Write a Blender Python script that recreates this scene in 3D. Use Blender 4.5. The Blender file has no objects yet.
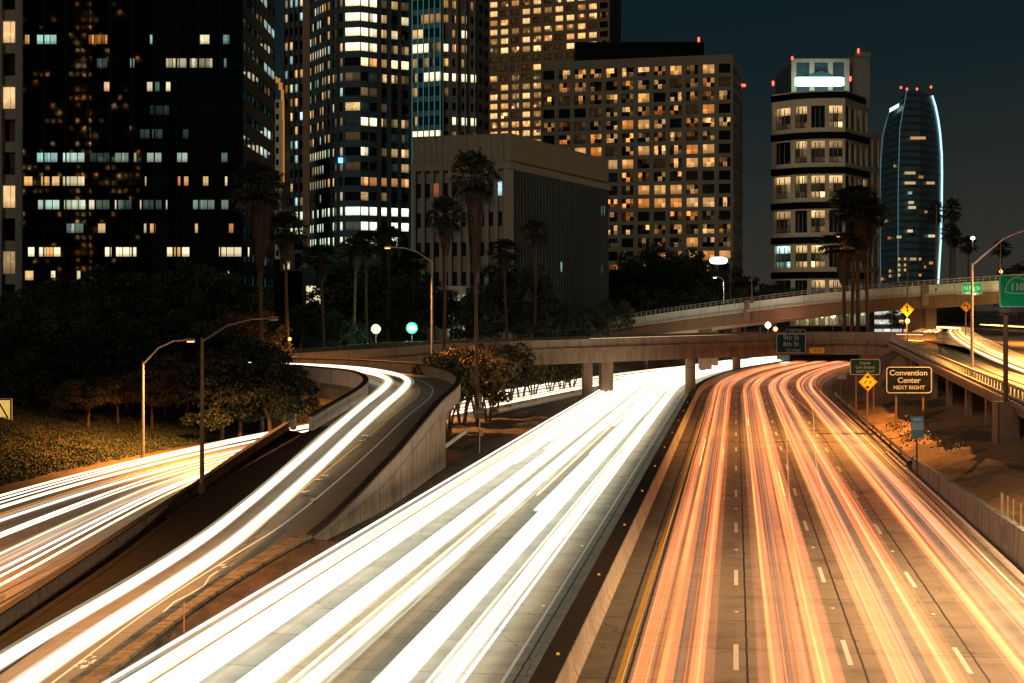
import bpy, math, random
from mathutils import Vector, Matrix
import numpy as np
random.seed(11)
R = math.radians
SC = bpy.context.scene
COL = SC.collection
# ------------------------------------------------------------------ camera, sky, light, exposure
F, H, YH, CX = 1505.0, 11.3, 309.0, 512.0      # focal length in pixels, eye height, horizon row, centre column
cam = bpy.data.cameras.new('camera'); camo = bpy.data.objects.new('camera', cam); COL.objects.link(camo)
camo.location = (0, 0, H); camo.rotation_euler = (R(90), 0, 0)
cam.sensor_width = 36; cam.lens = F*36/1024; cam.shift_y = (YH-341.5)/1024
cam.clip_start = 0.5; cam.clip_end = 9000
SC.camera = camo
W = bpy.data.worlds.new('World'); SC.world = W; W.use_nodes = True
nt = W.node_tree; nt.nodes.clear()
wo = nt.nodes.new('ShaderNodeOutputWorld'); bg = nt.nodes.new('ShaderNodeBackground')
tc = nt.nodes.new('ShaderNodeTexCoord'); sx = nt.nodes.new('ShaderNodeSeparateXYZ')
cr = nt.nodes.new('ShaderNodeValToRGB'); ad = nt.nodes.new('ShaderNodeMath'); ad.operation = 'MULTIPLY_ADD'
nt.links.new(tc.outputs['Generated'], sx.inputs[0])
nt.links.new(sx.outputs['Z'], ad.inputs[0]); ad.inputs[1].default_value = 1.0
ml = nt.nodes.new('ShaderNodeMath'); ml.operation = 'MULTIPLY'; ml.inputs[1].default_value = -0.10
nt.links.new(sx.outputs['X'], ml.inputs[0]); nt.links.new(ml.outputs[0], ad.inputs[2])
nt.links.new(ad.outputs[0], cr.inputs[0])
e = cr.color_ramp.elements
e[0].position = 0.0; e[0].color = (0.032, 0.029, 0.023, 1)
e[1].position = 0.20; e[1].color = (0.0040, 0.0120, 0.0160, 1)
m_ = cr.color_ramp.elements.new(0.07); m_.color = (0.0165, 0.021, 0.0195, 1)
m_ = cr.color_ramp.elements.new(0.13); m_.color = (0.0075, 0.0160, 0.0180, 1)
nt.links.new(cr.outputs[0], bg.inputs[0]); bg.inputs[1].default_value = 1.0
nt.links.new(bg.outputs[0], wo.inputs[0])
sun = bpy.data.lights.new('sun', 'SUN'); sun.energy = 0.40; sun.angle = R(12); sun.color = (1.0, 0.84, 0.62)
so = bpy.data.objects.new('sun', sun); COL.objects.link(so); so.rotation_euler = (R(62), 0, R(-28))
SC.view_settings.view_transform = 'Standard'; SC.view_settings.look = 'None'
SC.view_settings.exposure = 0.0; SC.view_settings.gamma = 1.0; SC.view_settings.use_curve_mapping = False
SC.cycles.use_denoising = True
SC.cycles.max_bounces = 4; SC.cycles.diffuse_bounces = 2; SC.cycles.glossy_bounces = 2
SC.cycles.transparent_max_bounces = 40
SC.cycles.sample_clamp_indirect = 3.0
SC.cycles.use_light_tree = True
SC.render.engine = 'CYCLES'

def P(px, py, D): return Vector(((px-CX)*D/F, D, H+(YH-py)*D/F))
def G(px, py, z=0.0):
    D = F*(H-z)/(py-YH); return Vector(((px-CX)*D/F, D, z))
def X(px, D): return (px-CX)*D/F
def Z(py, D): return H+(YH-py)*D/F

# ------------------------------------------------------------------ materials
MATS = {}
def newmat(name):
    m = bpy.data.materials.new(name); m.use_nodes = True; MATS[name] = m
    return m, m.node_tree, m.node_tree.nodes['Principled BSDF']
def N(t, typ, **kw):
    n = t.nodes.new(typ)
    for k, v in kw.items(): setattr(n, k, v)
    return n
def math_(t, op, a, b=None, clamp=False):
    n = N(t, 'ShaderNodeMath', operation=op, use_clamp=clamp)
    for i, v in enumerate((a, b)):
        if v is None: continue
        if isinstance(v, (int, float)): n.inputs[i].default_value = v
        else: t.links.new(v, n.inputs[i])
    return n.outputs[0]
def mixc(t, fac, a, b):
    n = N(t, 'ShaderNodeMix', data_type='RGBA')
    for i, v in ((0, fac), (6, a), (7, b)):
        if isinstance(v, (int, float)): n.inputs[i].default_value = v
        elif isinstance(v, tuple): n.inputs[i].default_value = (*v, 1)
        else: t.links.new(v, n.inputs[i])
    return n.outputs[2]
def noise(t, vec, scale, detail=4, rough=.6, mapscale=None):
    if mapscale:
        mp = N(t, 'ShaderNodeMapping'); mp.inputs['Scale'].default_value = mapscale
        t.links.new(vec, mp.inputs[0]); vec = mp.outputs[0]
    n = N(t, 'ShaderNodeTexNoise'); n.inputs['Scale'].default_value = scale
    n.inputs['Detail'].default_value = detail; n.inputs['Roughness'].default_value = rough
    t.links.new(vec, n.inputs['Vector']); return n.outputs['Fac']
def ramp(t, fac, lo, hi):
    n = N(t, 'ShaderNodeMapRange'); n.inputs[1].default_value = lo; n.inputs[2].default_value = hi
    t.links.new(fac, n.inputs[0]); return n.outputs[0]
def bump(t, b, h, strength, dist=.05):
    n = N(t, 'ShaderNodeBump'); n.inputs['Strength'].default_value = strength; n.inputs['Distance'].default_value = dist
    t.links.new(h, n.inputs['Height']); t.links.new(n.outputs[0], b.inputs['Normal'])
def plain(name, col, rough=.6, metal=0., var=.25, scale=6.):
    m, t, b = newmat(name)
    c = N(t, 'ShaderNodeTexCoord').outputs['Object']
    n = noise(t, c, scale, 5)
    t.links.new(mixc(t, ramp(t, n, .3, .7), tuple(x*(1-var) for x in col), tuple(min(1, x*(1+var)) for x in col)), b.inputs['Base Color'])
    b.inputs['Roughness'].default_value = rough; b.inputs['Metallic'].default_value = metal
    bump(t, b, n, .2, .02)
    return m
def concrete(name, col, dirt=(.06, .05, .04), amt=.5, joint=0., rough=.85, streak=True):
    """cast concrete: mottling, run-off stains, form joints along the length (UV x in metres)"""
    m, t, b = newmat(name)
    tcn = N(t, 'ShaderNodeTexCoord'); c = tcn.outputs['Object']
    n1 = noise(t, c, .35, 5); n2 = noise(t, c, 5., 6, .7)
    col1 = mixc(t, ramp(t, n2, .25, .75), tuple(x*.72 for x in col), tuple(x*1.15 for x in col))
    st = noise(t, c, 1.6, 5, .65, (1, 1, .12)) if streak else n1
    f = math_(t, 'MULTIPLY', ramp(t, st, .48, .72), amt)
    col2 = mixc(t, f, col1, dirt)
    f1 = math_(t, 'MULTIPLY', ramp(t, n1, .5, .75), amt*.8)
    col3 = mixc(t, f1, col2, tuple(x*1.3 for x in dirt))
    if joint:
        s = N(t, 'ShaderNodeSeparateXYZ'); t.links.new(tcn.outputs['UV'], s.inputs[0])
        u = math_(t, 'FRACT', math_(t, 'DIVIDE', s.outputs[0], joint))
        col3 = mixc(t, math_(t, 'LESS_THAN', u, .07/joint), col3, dirt)
    t.links.new(col3, b.inputs['Base Color']); b.inputs['Roughness'].default_value = rough
    bump(t, b, n2, .35, .03)
    return m
def road_mat(name, col, lane0=0., lane=3.63, joint=4.6, dark=(.05, .042, .035), wear=.5, rough=.75):
    """slab road: UV = (metres along, metres across). Cross joints, lane seam, oil band in the lane centres, patches, tar cracks"""
    m, t, b = newmat(name)
    tcn = N(t, 'ShaderNodeTexCoord'); uv = tcn.outputs['UV']
    s = N(t, 'ShaderNodeSeparateXYZ'); t.links.new(uv, s.inputs[0])
    u, v = s.outputs[0], s.outputs[1]
    fine = noise(t, uv, 9., 6, .75); mid = noise(t, uv, .6, 5, .6); lng = noise(t, uv, 1., 5, .6, (.06, 1.6, 1))
    cellu = math_(t, 'FLOOR', math_(t, 'DIVIDE', u, joint)); cellv = math_(t, 'FLOOR', math_(t, 'DIVIDE', math_(t, 'SUBTRACT', v, lane0), lane))
    cb = N(t, 'ShaderNodeCombineXYZ'); t.links.new(cellu, cb.inputs[0]); t.links.new(cellv, cb.inputs[1])
    wn = N(t, 'ShaderNodeTexWhiteNoise'); t.links.new(cb.outputs[0], wn.inputs['Vector'])
    c1 = mixc(t, ramp(t, fine, .3, .7), tuple(x*.78 for x in col), tuple(x*1.18 for x in col))
    c2 = mixc(t, math_(t, 'MULTIPLY', wn.outputs['Value'], .38), c1, tuple(x*.5 for x in col))
    c3 = mixc(t, math_(t, 'MULTIPLY', ramp(t, mid, .45, .7), wear*.7), c2, dark)
    lf = math_(t, 'FRACT', math_(t, 'DIVIDE', math_(t, 'SUBTRACT', v, lane0), lane))
    oil = math_(t, 'SUBTRACT', 1.0, math_(t, 'MULTIPLY', math_(t, 'ABSOLUTE', math_(t, 'SUBTRACT', lf, .5)), 3.2), True)
    oil = math_(t, 'MULTIPLY', math_(t, 'MULTIPLY', oil, ramp(t, lng, .3, .65)), wear)
    c4 = mixc(t, oil, c3, tuple(x*.45 for x in col))
    wob = math_(t, 'MULTIPLY', noise(t, uv, .9, 5, .7), .10)
    ju = math_(t, 'LESS_THAN', math_(t, 'FRACT', math_(t, 'DIVIDE', math_(t, 'ADD', u, wob), joint)), .055/joint)
    jv = math_(t, 'LESS_THAN', math_(t, 'ABSOLUTE', math_(t, 'SUBTRACT', math_(t, 'FRACT', math_(t, 'DIVIDE', math_(t, 'SUBTRACT', math_(t, 'ADD', v, wob), lane0+.36), lane)), .0)), .075/lane)
    c5 = mixc(t, math_(t, 'MAXIMUM', ju, jv), c4, tuple(x*.5 for x in dark))
    # tar-sealed wandering cracks
    vo = N(t, 'ShaderNodeTexVoronoi', feature='DISTANCE_TO_EDGE'); vo.inputs['Scale'].default_value = .09
    mp = N(t, 'ShaderNodeMapping'); mp.inputs['Scale'].default_value = (1, 1, 1)
    va = N(t, 'ShaderNodeVectorMath', operation='ADD'); nn = N(t, 'ShaderNodeTexNoise'); nn.inputs['Scale'].default_value = .7; nn.inputs['Detail'].default_value = 5
    t.links.new(uv, nn.inputs['Vector']); t.links.new(uv, va.inputs[0]); t.links.new(nn.outputs['Color'], va.inputs[1]); t.links.new(va.outputs[0], vo.inputs['Vector'])
    c6 = mixc(t, math_(t, 'MULTIPLY', math_(t, 'LESS_THAN', vo.outputs['Distance'], .0016), .55), c5, tuple(x*.4 for x in dark))
    t.links.new(c6, b.inputs['Base Color'])
    t.links.new(math_(t, 'ADD', math_(t, 'MULTIPLY', fine, .25), rough-.15), b.inputs['Roughness'])
    bump(t, b, fine, .3, .02)
    return m
def emis(name, col, strength, sample=True):
    m, t, b = newmat(name)
    b.inputs['Base Color'].default_value = (.02, .02, .02, 1)
    b.inputs['Emission Color'].default_value = (*col, 1); b.inputs['Emission Strength'].default_value = strength
    if not sample: m.cycles.emission_sampling = 'NONE'
    return m
def streak_mat(name, col, strength, var=.6, ulen=.02, add=False):
    """a glowing filament: brightness wanders slowly along its length"""
    m, t, b = newmat(name); t.nodes.remove(b)
    o = t.nodes['Material Output']; em = N(t, 'ShaderNodeEmission')
    uv = N(t, 'ShaderNodeTexCoord').outputs['UV']; oi = N(t, 'ShaderNodeObjectInfo')
    va = N(t, 'ShaderNodeVectorMath', operation='MULTIPLY_ADD'); va.inputs[1].default_value = (ulen, .8, 1)
    cb = N(t, 'ShaderNodeCombineXYZ'); t.links.new(math_(t, 'MULTIPLY', oi.outputs['Random'], 50), cb.inputs[0])
    t.links.new(uv, va.inputs[0]); t.links.new(cb.outputs[0], va.inputs[2])
    n = noise(t, va.outputs[0], 1.5, 3)
    f = math_(t, 'MULTIPLY', math_(t, 'ADD', 1-var, math_(t, 'MULTIPLY', ramp(t, n, .3, .7), 2*var)), strength)
    em.inputs['Color'].default_value = (*col, 1); t.links.new(f, em.inputs['Strength'])
    if add:
        tr = N(t, 'ShaderNodeBsdfTransparent'); ads = N(t, 'ShaderNodeAddShader')
        t.links.new(em.outputs[0], ads.inputs[0]); t.links.new(tr.outputs[0], ads.inputs[1]); t.links.new(ads.outputs[0], o.inputs[0])
    else: t.links.new(em.outputs[0], o.inputs[0])
    return m
def veil_mat(name, col, strength, scale=9., lo=.42, hi=.75):
    """light of many passing lamps: see-through glow made of fine lengthwise filaments"""
    m, t, b = newmat(name); t.nodes.remove(b)
    o = t.nodes['Material Output']; em = N(t, 'ShaderNodeEmission'); tr = N(t, 'ShaderNodeBsdfTransparent'); ads = N(t, 'ShaderNodeAddShader')
    uv = N(t, 'ShaderNodeTexCoord').outputs['UV']; oi = N(t, 'ShaderNodeObjectInfo')
    va = N(t, 'ShaderNodeVectorMath', operation='MULTIPLY_ADD'); va.inputs[1].default_value = (.012, 1, 1)
    cb = N(t, 'ShaderNodeCombineXYZ'); t.links.new(math_(t, 'MULTIPLY', oi.outputs['Random'], 50), cb.inputs[1])
    t.links.new(uv, va.inputs[0]); t.links.new(cb.outputs[0], va.inputs[2])
    n = noise(t, va.outputs[0], scale, 4, .7); n2 = noise(t, va.outputs[0], 1.3, 2)
    f = math_(t, 'MULTIPLY', math_(t, 'MULTIPLY', ramp(t, n, lo, hi), ramp(t, n2, .2, .75)), strength)
    em.inputs['Color'].default_value = (*col, 1); t.links.new(f, em.inputs['Strength'])
    t.links.new(em.outputs[0], ads.inputs[0]); t.links.new(tr.outputs[0], ads.inputs[1]); t.links.new(ads.outputs[0], o.inputs[0])
    m.cycles.emission_sampling = 'NONE'
    return m
def window_mat(name, mul=1.0, nx=4, ny=3, rough=.08, base=(.006, .008, .010), mull=True):
    """glass in front of rooms: lit rooms emit (colour attribute 'lit', alpha = how broken up by blinds and furniture)"""
    m, t, b = newmat(name)
    at = N(t, 'ShaderNodeVertexColor', layer_name='lit')
    uv = N(t, 'ShaderNodeTexCoord').outputs['UV']
    vm = N(t, 'ShaderNodeVectorMath', operation='MULTIPLY'); vm.inputs[1].default_value = (nx, ny, 1); t.links.new(uv, vm.inputs[0])
    fl = N(t, 'ShaderNodeVectorMath', operation='FLOOR'); t.links.new(vm.outputs[0], fl.inputs[0])
    wn = N(t, 'ShaderNodeTexWhiteNoise'); t.links.new(fl.outputs[0], wn.inputs['Vector'])
    sm = noise(t, uv, 5., 4, .7)
    val = math_(t, 'MULTIPLY', math_(t, 'POWER', wn.outputs['Value'], 5.), math_(t, 'MULTIPLY', ramp(t, sm, .3, .6), 3.0))
    base_l = math_(t, 'ADD', .72, math_(t, 'MULTIPLY', sm, .5))
    inv = math_(t, 'SUBTRACT', 1., at.outputs['Alpha'])
    f = math_(t, 'ADD', math_(t, 'MULTIPLY', inv, base_l), math_(t, 'MULTIPLY', at.outputs['Alpha'], val))
    s = N(t, 'ShaderNodeSeparateXYZ'); t.links.new(uv, s.inputs[0])
    vf = math_(t, 'FRACT', s.outputs[1]); low = math_(t, 'ADD', .45, math_(t, 'MULTIPLY', ramp(t, vf, .0, .45), .6))
    f = math_(t, 'MULTIPLY', f, low)
    if mull:
        uf = math_(t, 'FRACT', math_(t, 'MULTIPLY', s.outputs[0], 2)); mu = math_(t, 'GREATER_THAN', uf, .06)
        f = math_(t, 'MULTIPLY', f, math_(t, 'ADD', .25, math_(t, 'MULTIPLY', mu, .75)))
    t.links.new(at.outputs['Color'], b.inputs['Emission Color']); t.links.new(math_(t, 'MULTIPLY', f, mul), b.inputs['Emission Strength'])
    b.inputs['Base Color'].default_value = (*base, 1); b.inputs['Roughness'].default_value = rough
    m.cycles.emission_sampling = 'NONE'
    return m
def leaf_mat(name, c1, c2):
    m, t, b = newmat(name)
    c = N(t, 'ShaderNodeTexCoord').outputs['Object']
    n = noise(t, c, 1.1, 3); n2 = noise(t, c, 9., 2)
    t.links.new(mixc(t, ramp(t, math_(t, 'ADD', math_(t, 'MULTIPLY', n, .6), math_(t, 'MULTIPLY', n2, .4)), .35, .65), c1, c2), b.inputs['Base Color'])
    b.inputs['Roughness'].default_value = .7
    return m

M_conc = concrete('weathered_concrete', (.31, .235, .165), joint=6.)
M_conc_d = concrete('stained_concrete', (.26, .175, .11), amt=.75, joint=4.)
M_conc_l = concrete('pale_concrete', (.42, .38, .32), amt=.35, joint=3.)
M_rampwall = concrete('board_marked_concrete', (.32, .22, .135), dirt=(.06, .04, .025), amt=.95, joint=2.4)
M_soot = concrete('sooty_barrier_top', (.040, .025, .017), dirt=(.02, .015, .012), amt=.8, joint=6.)
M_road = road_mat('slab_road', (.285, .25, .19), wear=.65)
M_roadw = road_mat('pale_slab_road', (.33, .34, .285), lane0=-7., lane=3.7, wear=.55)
M_ramp = road_mat('ramp_asphalt', (.20, .165, .12), lane0=1.2, lane=3.6, joint=9., wear=.5)
M_road2 = road_mat('asphalt', (.22, .15, .085), lane0=0, joint=11.)
M_paint = plain('white_road_paint', (.74, .72, .66), .6, var=.12, scale=9)
M_painty = plain('yellow_road_paint', (.72, .42, .06), .6, var=.25, scale=10)
M_dot = plain('ceramic_marker', (.8, .78, .72), .3)
M_doty = emis('amber_reflector', (1, .5, .05), .7, False)
M_dirt, t_, b_ = newmat('bare_dirt')
_c = N(t_, 'ShaderNodeTexCoord').outputs['Object']
_n = noise(t_, _c, .5, 6, .65); _n2 = noise(t_, _c, 6., 6, .8)
_k = mixc(t_, ramp(t_, _n2, .3, .7), (.085, .055, .035), (.23, .155, .095))
t_.links.new(mixc(t_, math_(t_, 'MULTIPLY', ramp(t_, _n, .45, .62), .8), _k, (.045, .035, .022)), b_.inputs['Base Color'])
b_.inputs['Roughness'].default_value = .95; bump(t_, b_, _n2, .7, .12)
M_rust, t_, b_ = newmat('rusty_dirt_slope')
_c = N(t_, 'ShaderNodeTexCoord').outputs['Object']
_n = noise(t_, _c, 1., 6, .7, (1.2, .35, 1)); _n2 = noise(t_, _c, 7., 6, .8)
_k = mixc(t_, ramp(t_, _n, .35, .65), (.055, .032, .02), (.22, .125, .07))
t_.links.new(mixc(t_, math_(t_, 'MULTIPLY', ramp(t_, _n2, .5, .7), .6), _k, (.30, .2, .13)), b_.inputs['Base Color'])
b_.inputs['Roughness'].default_value = .9; bump(t_, b_, _n2, .6, .08)
M_pole = plain('galvanised_steel', (.34, .32, .29), .45, .6)
M_rustpole = plain('rusty_steel', (.16, .085, .05), .7, .3)
M_dsteel = plain('dark_steel', (.05, .045, .04), .5, .4)
M_trunk = plain('bark', (.13, .085, .05), .9, var=.5, scale=4)
M_ptrunk = plain('palm_bark', (.075, .042, .024), .9, var=.4, scale=5)
M_leaf = leaf_mat('dark_leaf', (.010, .020, .008), (.036, .048, .017))
M_leaf2 = leaf_mat('olive_leaf', (.040, .036, .012), (.13, .085, .026))
M_palm = leaf_mat('palm_frond', (.008, .013, .007), (.026, .032, .015))
M_skirt = leaf_mat('dead_palm_frond', (.018, .012, .007), (.05, .028, .013))
M_ivy = leaf_mat('ivy', (.020, .030, .010), (.075, .088, .028))

# ------------------------------------------------------------------ mesh helpers
class MB:
    def __init__(s): s.v = []; s.f = []; s.uv = []; s.col = []
    def quad(s, a, b, c, d, uv=None, col=None):
        i = len(s.v); s.v += [tuple(a), tuple(b), tuple(c), tuple(d)]; s.f.append((i, i+1, i+2, i+3))
        s.uv.append(uv or ((0, 0), (1, 0), (1, 1), (0, 1))); s.col.append(col)
    def poly(s, pts, uv=None):
        i = len(s.v); s.v += [tuple(p) for p in pts]; s.f.append(tuple(range(i, i+len(pts))))
        s.uv.append(uv or tuple((p[0], p[1]) for p in pts)); s.col.append(None)
    def box(s, lo, hi, M=None):
        x0, y0, z0 = lo; x1, y1, z1 = hi
        c = [(x0, y0, z0), (x1, y0, z0), (x1, y1, z0), (x0, y1, z0), (x0, y0, z1), (x1, y0, z1), (x1, y1, z1), (x0, y1, z1)]
        if M is not None: c = [tuple(M @ Vector(p)) for p in c]
        for q in ((0, 3, 2, 1), (4, 5, 6, 7), (0, 1, 5, 4), (1, 2, 6, 5), (2, 3, 7, 6), (3, 0, 4, 7)):
            s.quad(*[c[k] for k in q])
    def tube(s, pts, r, n=8, cap=True):
        pts = [Vector(p) for p in pts]; rs = r if isinstance(r, (list, tuple)) else [r]*len(pts)
        rings = []; L = 0; Ls = []
        for i, p in enumerate(pts):
            d = (pts[min(i+1, len(pts)-1)]-pts[max(i-1, 0)]).normalized()
            a = Vector((0, 0, 1)) if abs(d.z) < .9 else Vector((1, 0, 0))
            u = d.cross(a).normalized(); w = d.cross(u)
            rings.append([p+u*math.cos(2*math.pi*k/n)*rs[i]+w*math.sin(2*math.pi*k/n)*rs[i] for k in range(n)])
            if i: L += (p-pts[i-1]).length
            Ls.append(L)
        b = len(s.v)
        for rg in rings: s.v += [tuple(q) for q in rg]
        for i in range(len(pts)-1):
            for k in range(n):
                k2 = (k+1) % n
                s.f.append((b+i*n+k, b+i*n+k2, b+(i+1)*n+k2, b+(i+1)*n+k))
                s.uv.append(((Ls[i], k/n), (Ls[i], (k+1)/n), (Ls[i+1], (k+1)/n), (Ls[i+1], k/n))); s.col.append(None)
        if cap:
            s.poly([rings[0][k] for k in range(n-1, -1, -1)]); s.poly(rings[-1])
    def sweep(s, path, prof, closed=True, cap=True, vz=False):
        """sweep a profile of (offset to the right, height) along path points (x,y,z); UV = (metres along, offset or perimeter)"""
        pts = [Vector(p) for p in path]; n = len(pts); rings = []; Ls = [0]
        for i in range(1, n): Ls.append(Ls[-1]+(pts[i]-pts[i-1]).length)
        for i, p in enumerate(pts):
            d = pts[min(i+1, n-1)]-pts[max(i-1, 0)]; d.z = 0; d.normalize()
            if 0 < i < n-1:
                d1 = (pts[i]-pts[i-1]); d1.z = 0; d1.normalize(); k = max(.5, d.dot(d1))
            else: k = 1
            rt = Vector((d.y, -d.x, 0))/k
            pf = prof(i, Ls[i]) if callable(prof) else prof
            rings.append([p+rt*o+Vector((0, 0, h)) for o, h in pf])
        m = len(rings[0]); per = [0]
        pf = prof(0, 0) if callable(prof) else prof
        for k in range(1, m+1):
            a, b = pf[k-1], pf[k % m]; per.append(per[-1]+math.hypot(b[0]-a[0], b[1]-a[1]))
        b0 = len(s.v)
        for rg in rings: s.v += [tuple(q) for q in rg]
        for i in range(n-1):
            for k in range(m if closed else m-1):
                k2 = (k+1) % m
                s.f.append((b0+i*m+k, b0+(i+1)*m+k, b0+(i+1)*m+k2, b0+i*m+k2))
                v0, v1 = (pf[k][0], pf[k2][0]) if vz else (per[k], per[k+1])
                s.uv.append(((Ls[i], v0), (Ls[i+1], v0), (Ls[i+1], v1), (Ls[i], v1))); s.col.append(None)
        if closed and cap:
            s.poly(rings[0][::-1]); s.poly(rings[-1])
    def build(s, name, mat, parent=None, smooth=False):
        me = bpy.data.meshes.new(name); me.from_pydata(s.v, [], s.f)
        ul = me.uv_layers.new(name='UVMap'); k = 0
        fl = [c for u in s.uv for p in u for c in p]
        ul.data.foreach_set('uv', fl)
        if any(c is not None for c in s.col):
            ca = me.color_attributes.new('lit', 'FLOAT_COLOR', 'CORNER')
            fl = []
            for f, c in zip(s.f, s.col): fl += list(c or (0, 0, 0, 0))*len(f)
            ca.data.foreach_set('color', fl)
        me.materials.append(mat)
        if smooth: me.polygons.foreach_set('use_smooth', [True]*len(me.polygons))
        o = bpy.data.objects.new(name, me); COL.objects.link(o)
        if parent is not None: o.parent = parent
        me.update()
        return o
def rect(o0, o1, z0, z1): return [(o0, z0), (o0, z1), (o1, z1), (o1, z0)]
def tag(o, label, cat, group=None):
    o['label'] = label; o['category'] = cat
    if group: o['group'] = group
    return o
def thing(name, label, cat, group=None, loc=(0, 0, 0)):
    o = bpy.data.objects.new(name, None); COL.objects.link(o); o.location = loc
    return tag(o, label, cat, group)
def struct(o, kind='structure'): o['kind'] = kind; return o
def dup(root, loc, rz=0., sc=1., label=None, group=None):
    r = root.copy(); COL.objects.link(r); r.location = loc; r.rotation_euler = (0, 0, rz)
    r.scale = (sc, sc, sc) if isinstance(sc, (int, float)) else sc
    if label: r['label'] = label
    if group: r['group'] = group
    for ch in list(root.children):
        c = ch.copy(); COL.objects.link(c); c.parent = r
        for g in list(ch.children):
            d = g.copy(); COL.objects.link(d); d.parent = c
    return r
def text(s, size, loc, mat, parent, rz=0., name='lettering', align='CENTER', ext=.012, sx=1., bold=.0):
    cu = bpy.data.curves.new(name, 'FONT'); cu.body = s; cu.size = size; cu.align_x = align; cu.align_y = 'CENTER'; cu.extrude = ext; cu.offset = bold
    o = bpy.data.objects.new(name, cu); COL.objects.link(o)
    dg = bpy.context.evaluated_depsgraph_get(); me = bpy.data.meshes.new_from_object(o.evaluated_get(dg))
    bpy.data.objects.remove(o); bpy.data.curves.remove(cu)
    M = Matrix.Translation(loc) @ Matrix.Rotation(rz, 4, 'Z') @ Matrix.Rotation(R(90), 4, 'X') @ Matrix.Diagonal((sx, 1, 1, 1))
    me.transform(M); me.materials.clear(); me.materials.append(mat); me.name = name
    o = bpy.data.objects.new(name, me); COL.objects.link(o)
    if parent is not None: o.parent = parent
    return o
def catmull(pts, n=8):
    pts = [Vector(p) for p in pts]; out = []
    for i in range(len(pts)-1):
        p0 = pts[max(i-1, 0)]; p1 = pts[i]; p2 = pts[i+1]; p3 = pts[min(i+2, len(pts)-1)]
        for k in range(n):
            t = k/n
            out.append(.5*((2*p1)+(p2-p0)*t+(2*p0-5*p1+4*p2-p3)*t*t+(3*p1-p0-3*p2+p3)*t*t*t))
    out.append(pts[-1]); return out
def offset_path(path, off, dz=0.):
    out = []
    for i, p in enumerate(path):
        d = path[min(i+1, len(path)-1)]-path[max(i-1, 0)]; d.z = 0; d.normalize()
        o = off(i/(len(path)-1)) if callable(off) else off
        out.append(Vector((p.x+d.y*o, p.y-d.x*o, p.z+dz)))
    return out

# ------------------------------------------------------------------ freeway alignment
HD = math.atan(224/F); S0 = 194.; RAD = 425.
def al(s):
    if s < S0: return s*math.sin(HD), s*math.cos(HD), HD
    a = HD+(s-S0)/RAD
    cx = S0*math.sin(HD)+RAD*math.cos(HD); cy = S0*math.cos(HD)-RAD*math.sin(HD)
    return cx-RAD*math.cos(a), cy+RAD*math.sin(a), a
def fr(s, off, z=0.):
    x, y, a = al(s); return Vector((x+off*math.cos(a), y-off*math.sin(a), z))
SS = [-20, 0, 20, 40, 60, 80, 100, 120, 140, 160, 180]+[190+6*i for i in range(50)]
def fpath(off, z=0., s0=-20, s1=480): return [fr(s, off, z) for s in SS if s0 <= s <= s1]
def fribbon(name, o0, o1, z, mat, n=1, s0=-20, s1=480):
    mb = MB(); ss = [s for s in SS if s0 <= s <= s1]
    for a, b in zip(ss, ss[1:]):
        for k in range(n):
            p, q = o0+(o1-o0)*k/n, o0+(o1-o0)*(k+1)/n
            mb.quad(fr(a, p, z), fr(a, q, z), fr(b, q, z), fr(b, p, z), ((a, p), (a, q), (b, q), (b, p)))
    return mb.build(name, mat)
def xl1(y):     # x of the alignment at depth y
    if y < S0*math.cos(HD): return y*math.tan(HD)
    cx = S0*math.sin(HD)+RAD*math.cos(HD); cy = S0*math.cos(HD)-RAD*math.sin(HD)
    t = min(.999, (y-cy)/RAD); return cx-RAD*math.sqrt(1-t*t)

# left road (comes from under the flyover)
LR = catmull([(-29, 20, 0), (-27.5, 50, 0), (-26.2, 75, 0), (-24.2, 95, 0), (-20.6, 115, 0), (-15.4, 135, 0), (-8.8, 157, 0), (-1.5, 181, 0), (6.6, 207, 0),
              (14, 227, 0), (23, 250, 0), (34, 274, 0), (48, 297, 0), (66, 321, 0), (95, 350, 0)], 6)
def lrx(y):
    for a, b in zip(LR, LR[1:]):
        if a.y <= y <= b.y: return a.x+(b.x-a.x)*(y-a.y)/(b.y-a.y)
    return LR[0].x if y < LR[0].y else LR[-1].x
# flyover ramp: right edge, left edge, deck height
RE = catmull([(-13.0, 15, .3), (-12.6, 30, .3), (-12.0, 44, .32), (-11.5, 55, .35), (-10.3, 66, .38), (-8.8, 75, .6), (-7.1, 85, 1.6), (-5.9, 96, 2.9), (-5.0, 105.6, 3.9),
              (-4.1, 116, 4.6), (-4.6, 125, 5.0), (-7.0, 134, 5.3), (-11.0, 141, 5.4), (-17, 146, 5.5), (-25, 149, 5.5), (-38, 151, 5.5), (-65, 153, 5.6), (-120, 156, 5.8)], 5)
LE = catmull([(-17.2, 15, .3), (-17.1, 30, .3), (-17.1, 44, .32), (-17.2, 55, .35), (-17.4, 66, .38), (-17.5, 75, .6), (-16.6, 85, 1.5), (-14.2, 95, 2.8), (-12.9, 102, 3.6),
              (-11.5, 112, 4.5), (-11.7, 119, 4.9), (-13.4, 125, 5.2), (-16.8, 129.5, 5.35), (-21, 132.5, 5.5), (-28, 135.2, 5.5), (-39, 137.2, 5.5), (-65, 139, 5.6), (-120, 142, 5.8)], 5)

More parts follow.
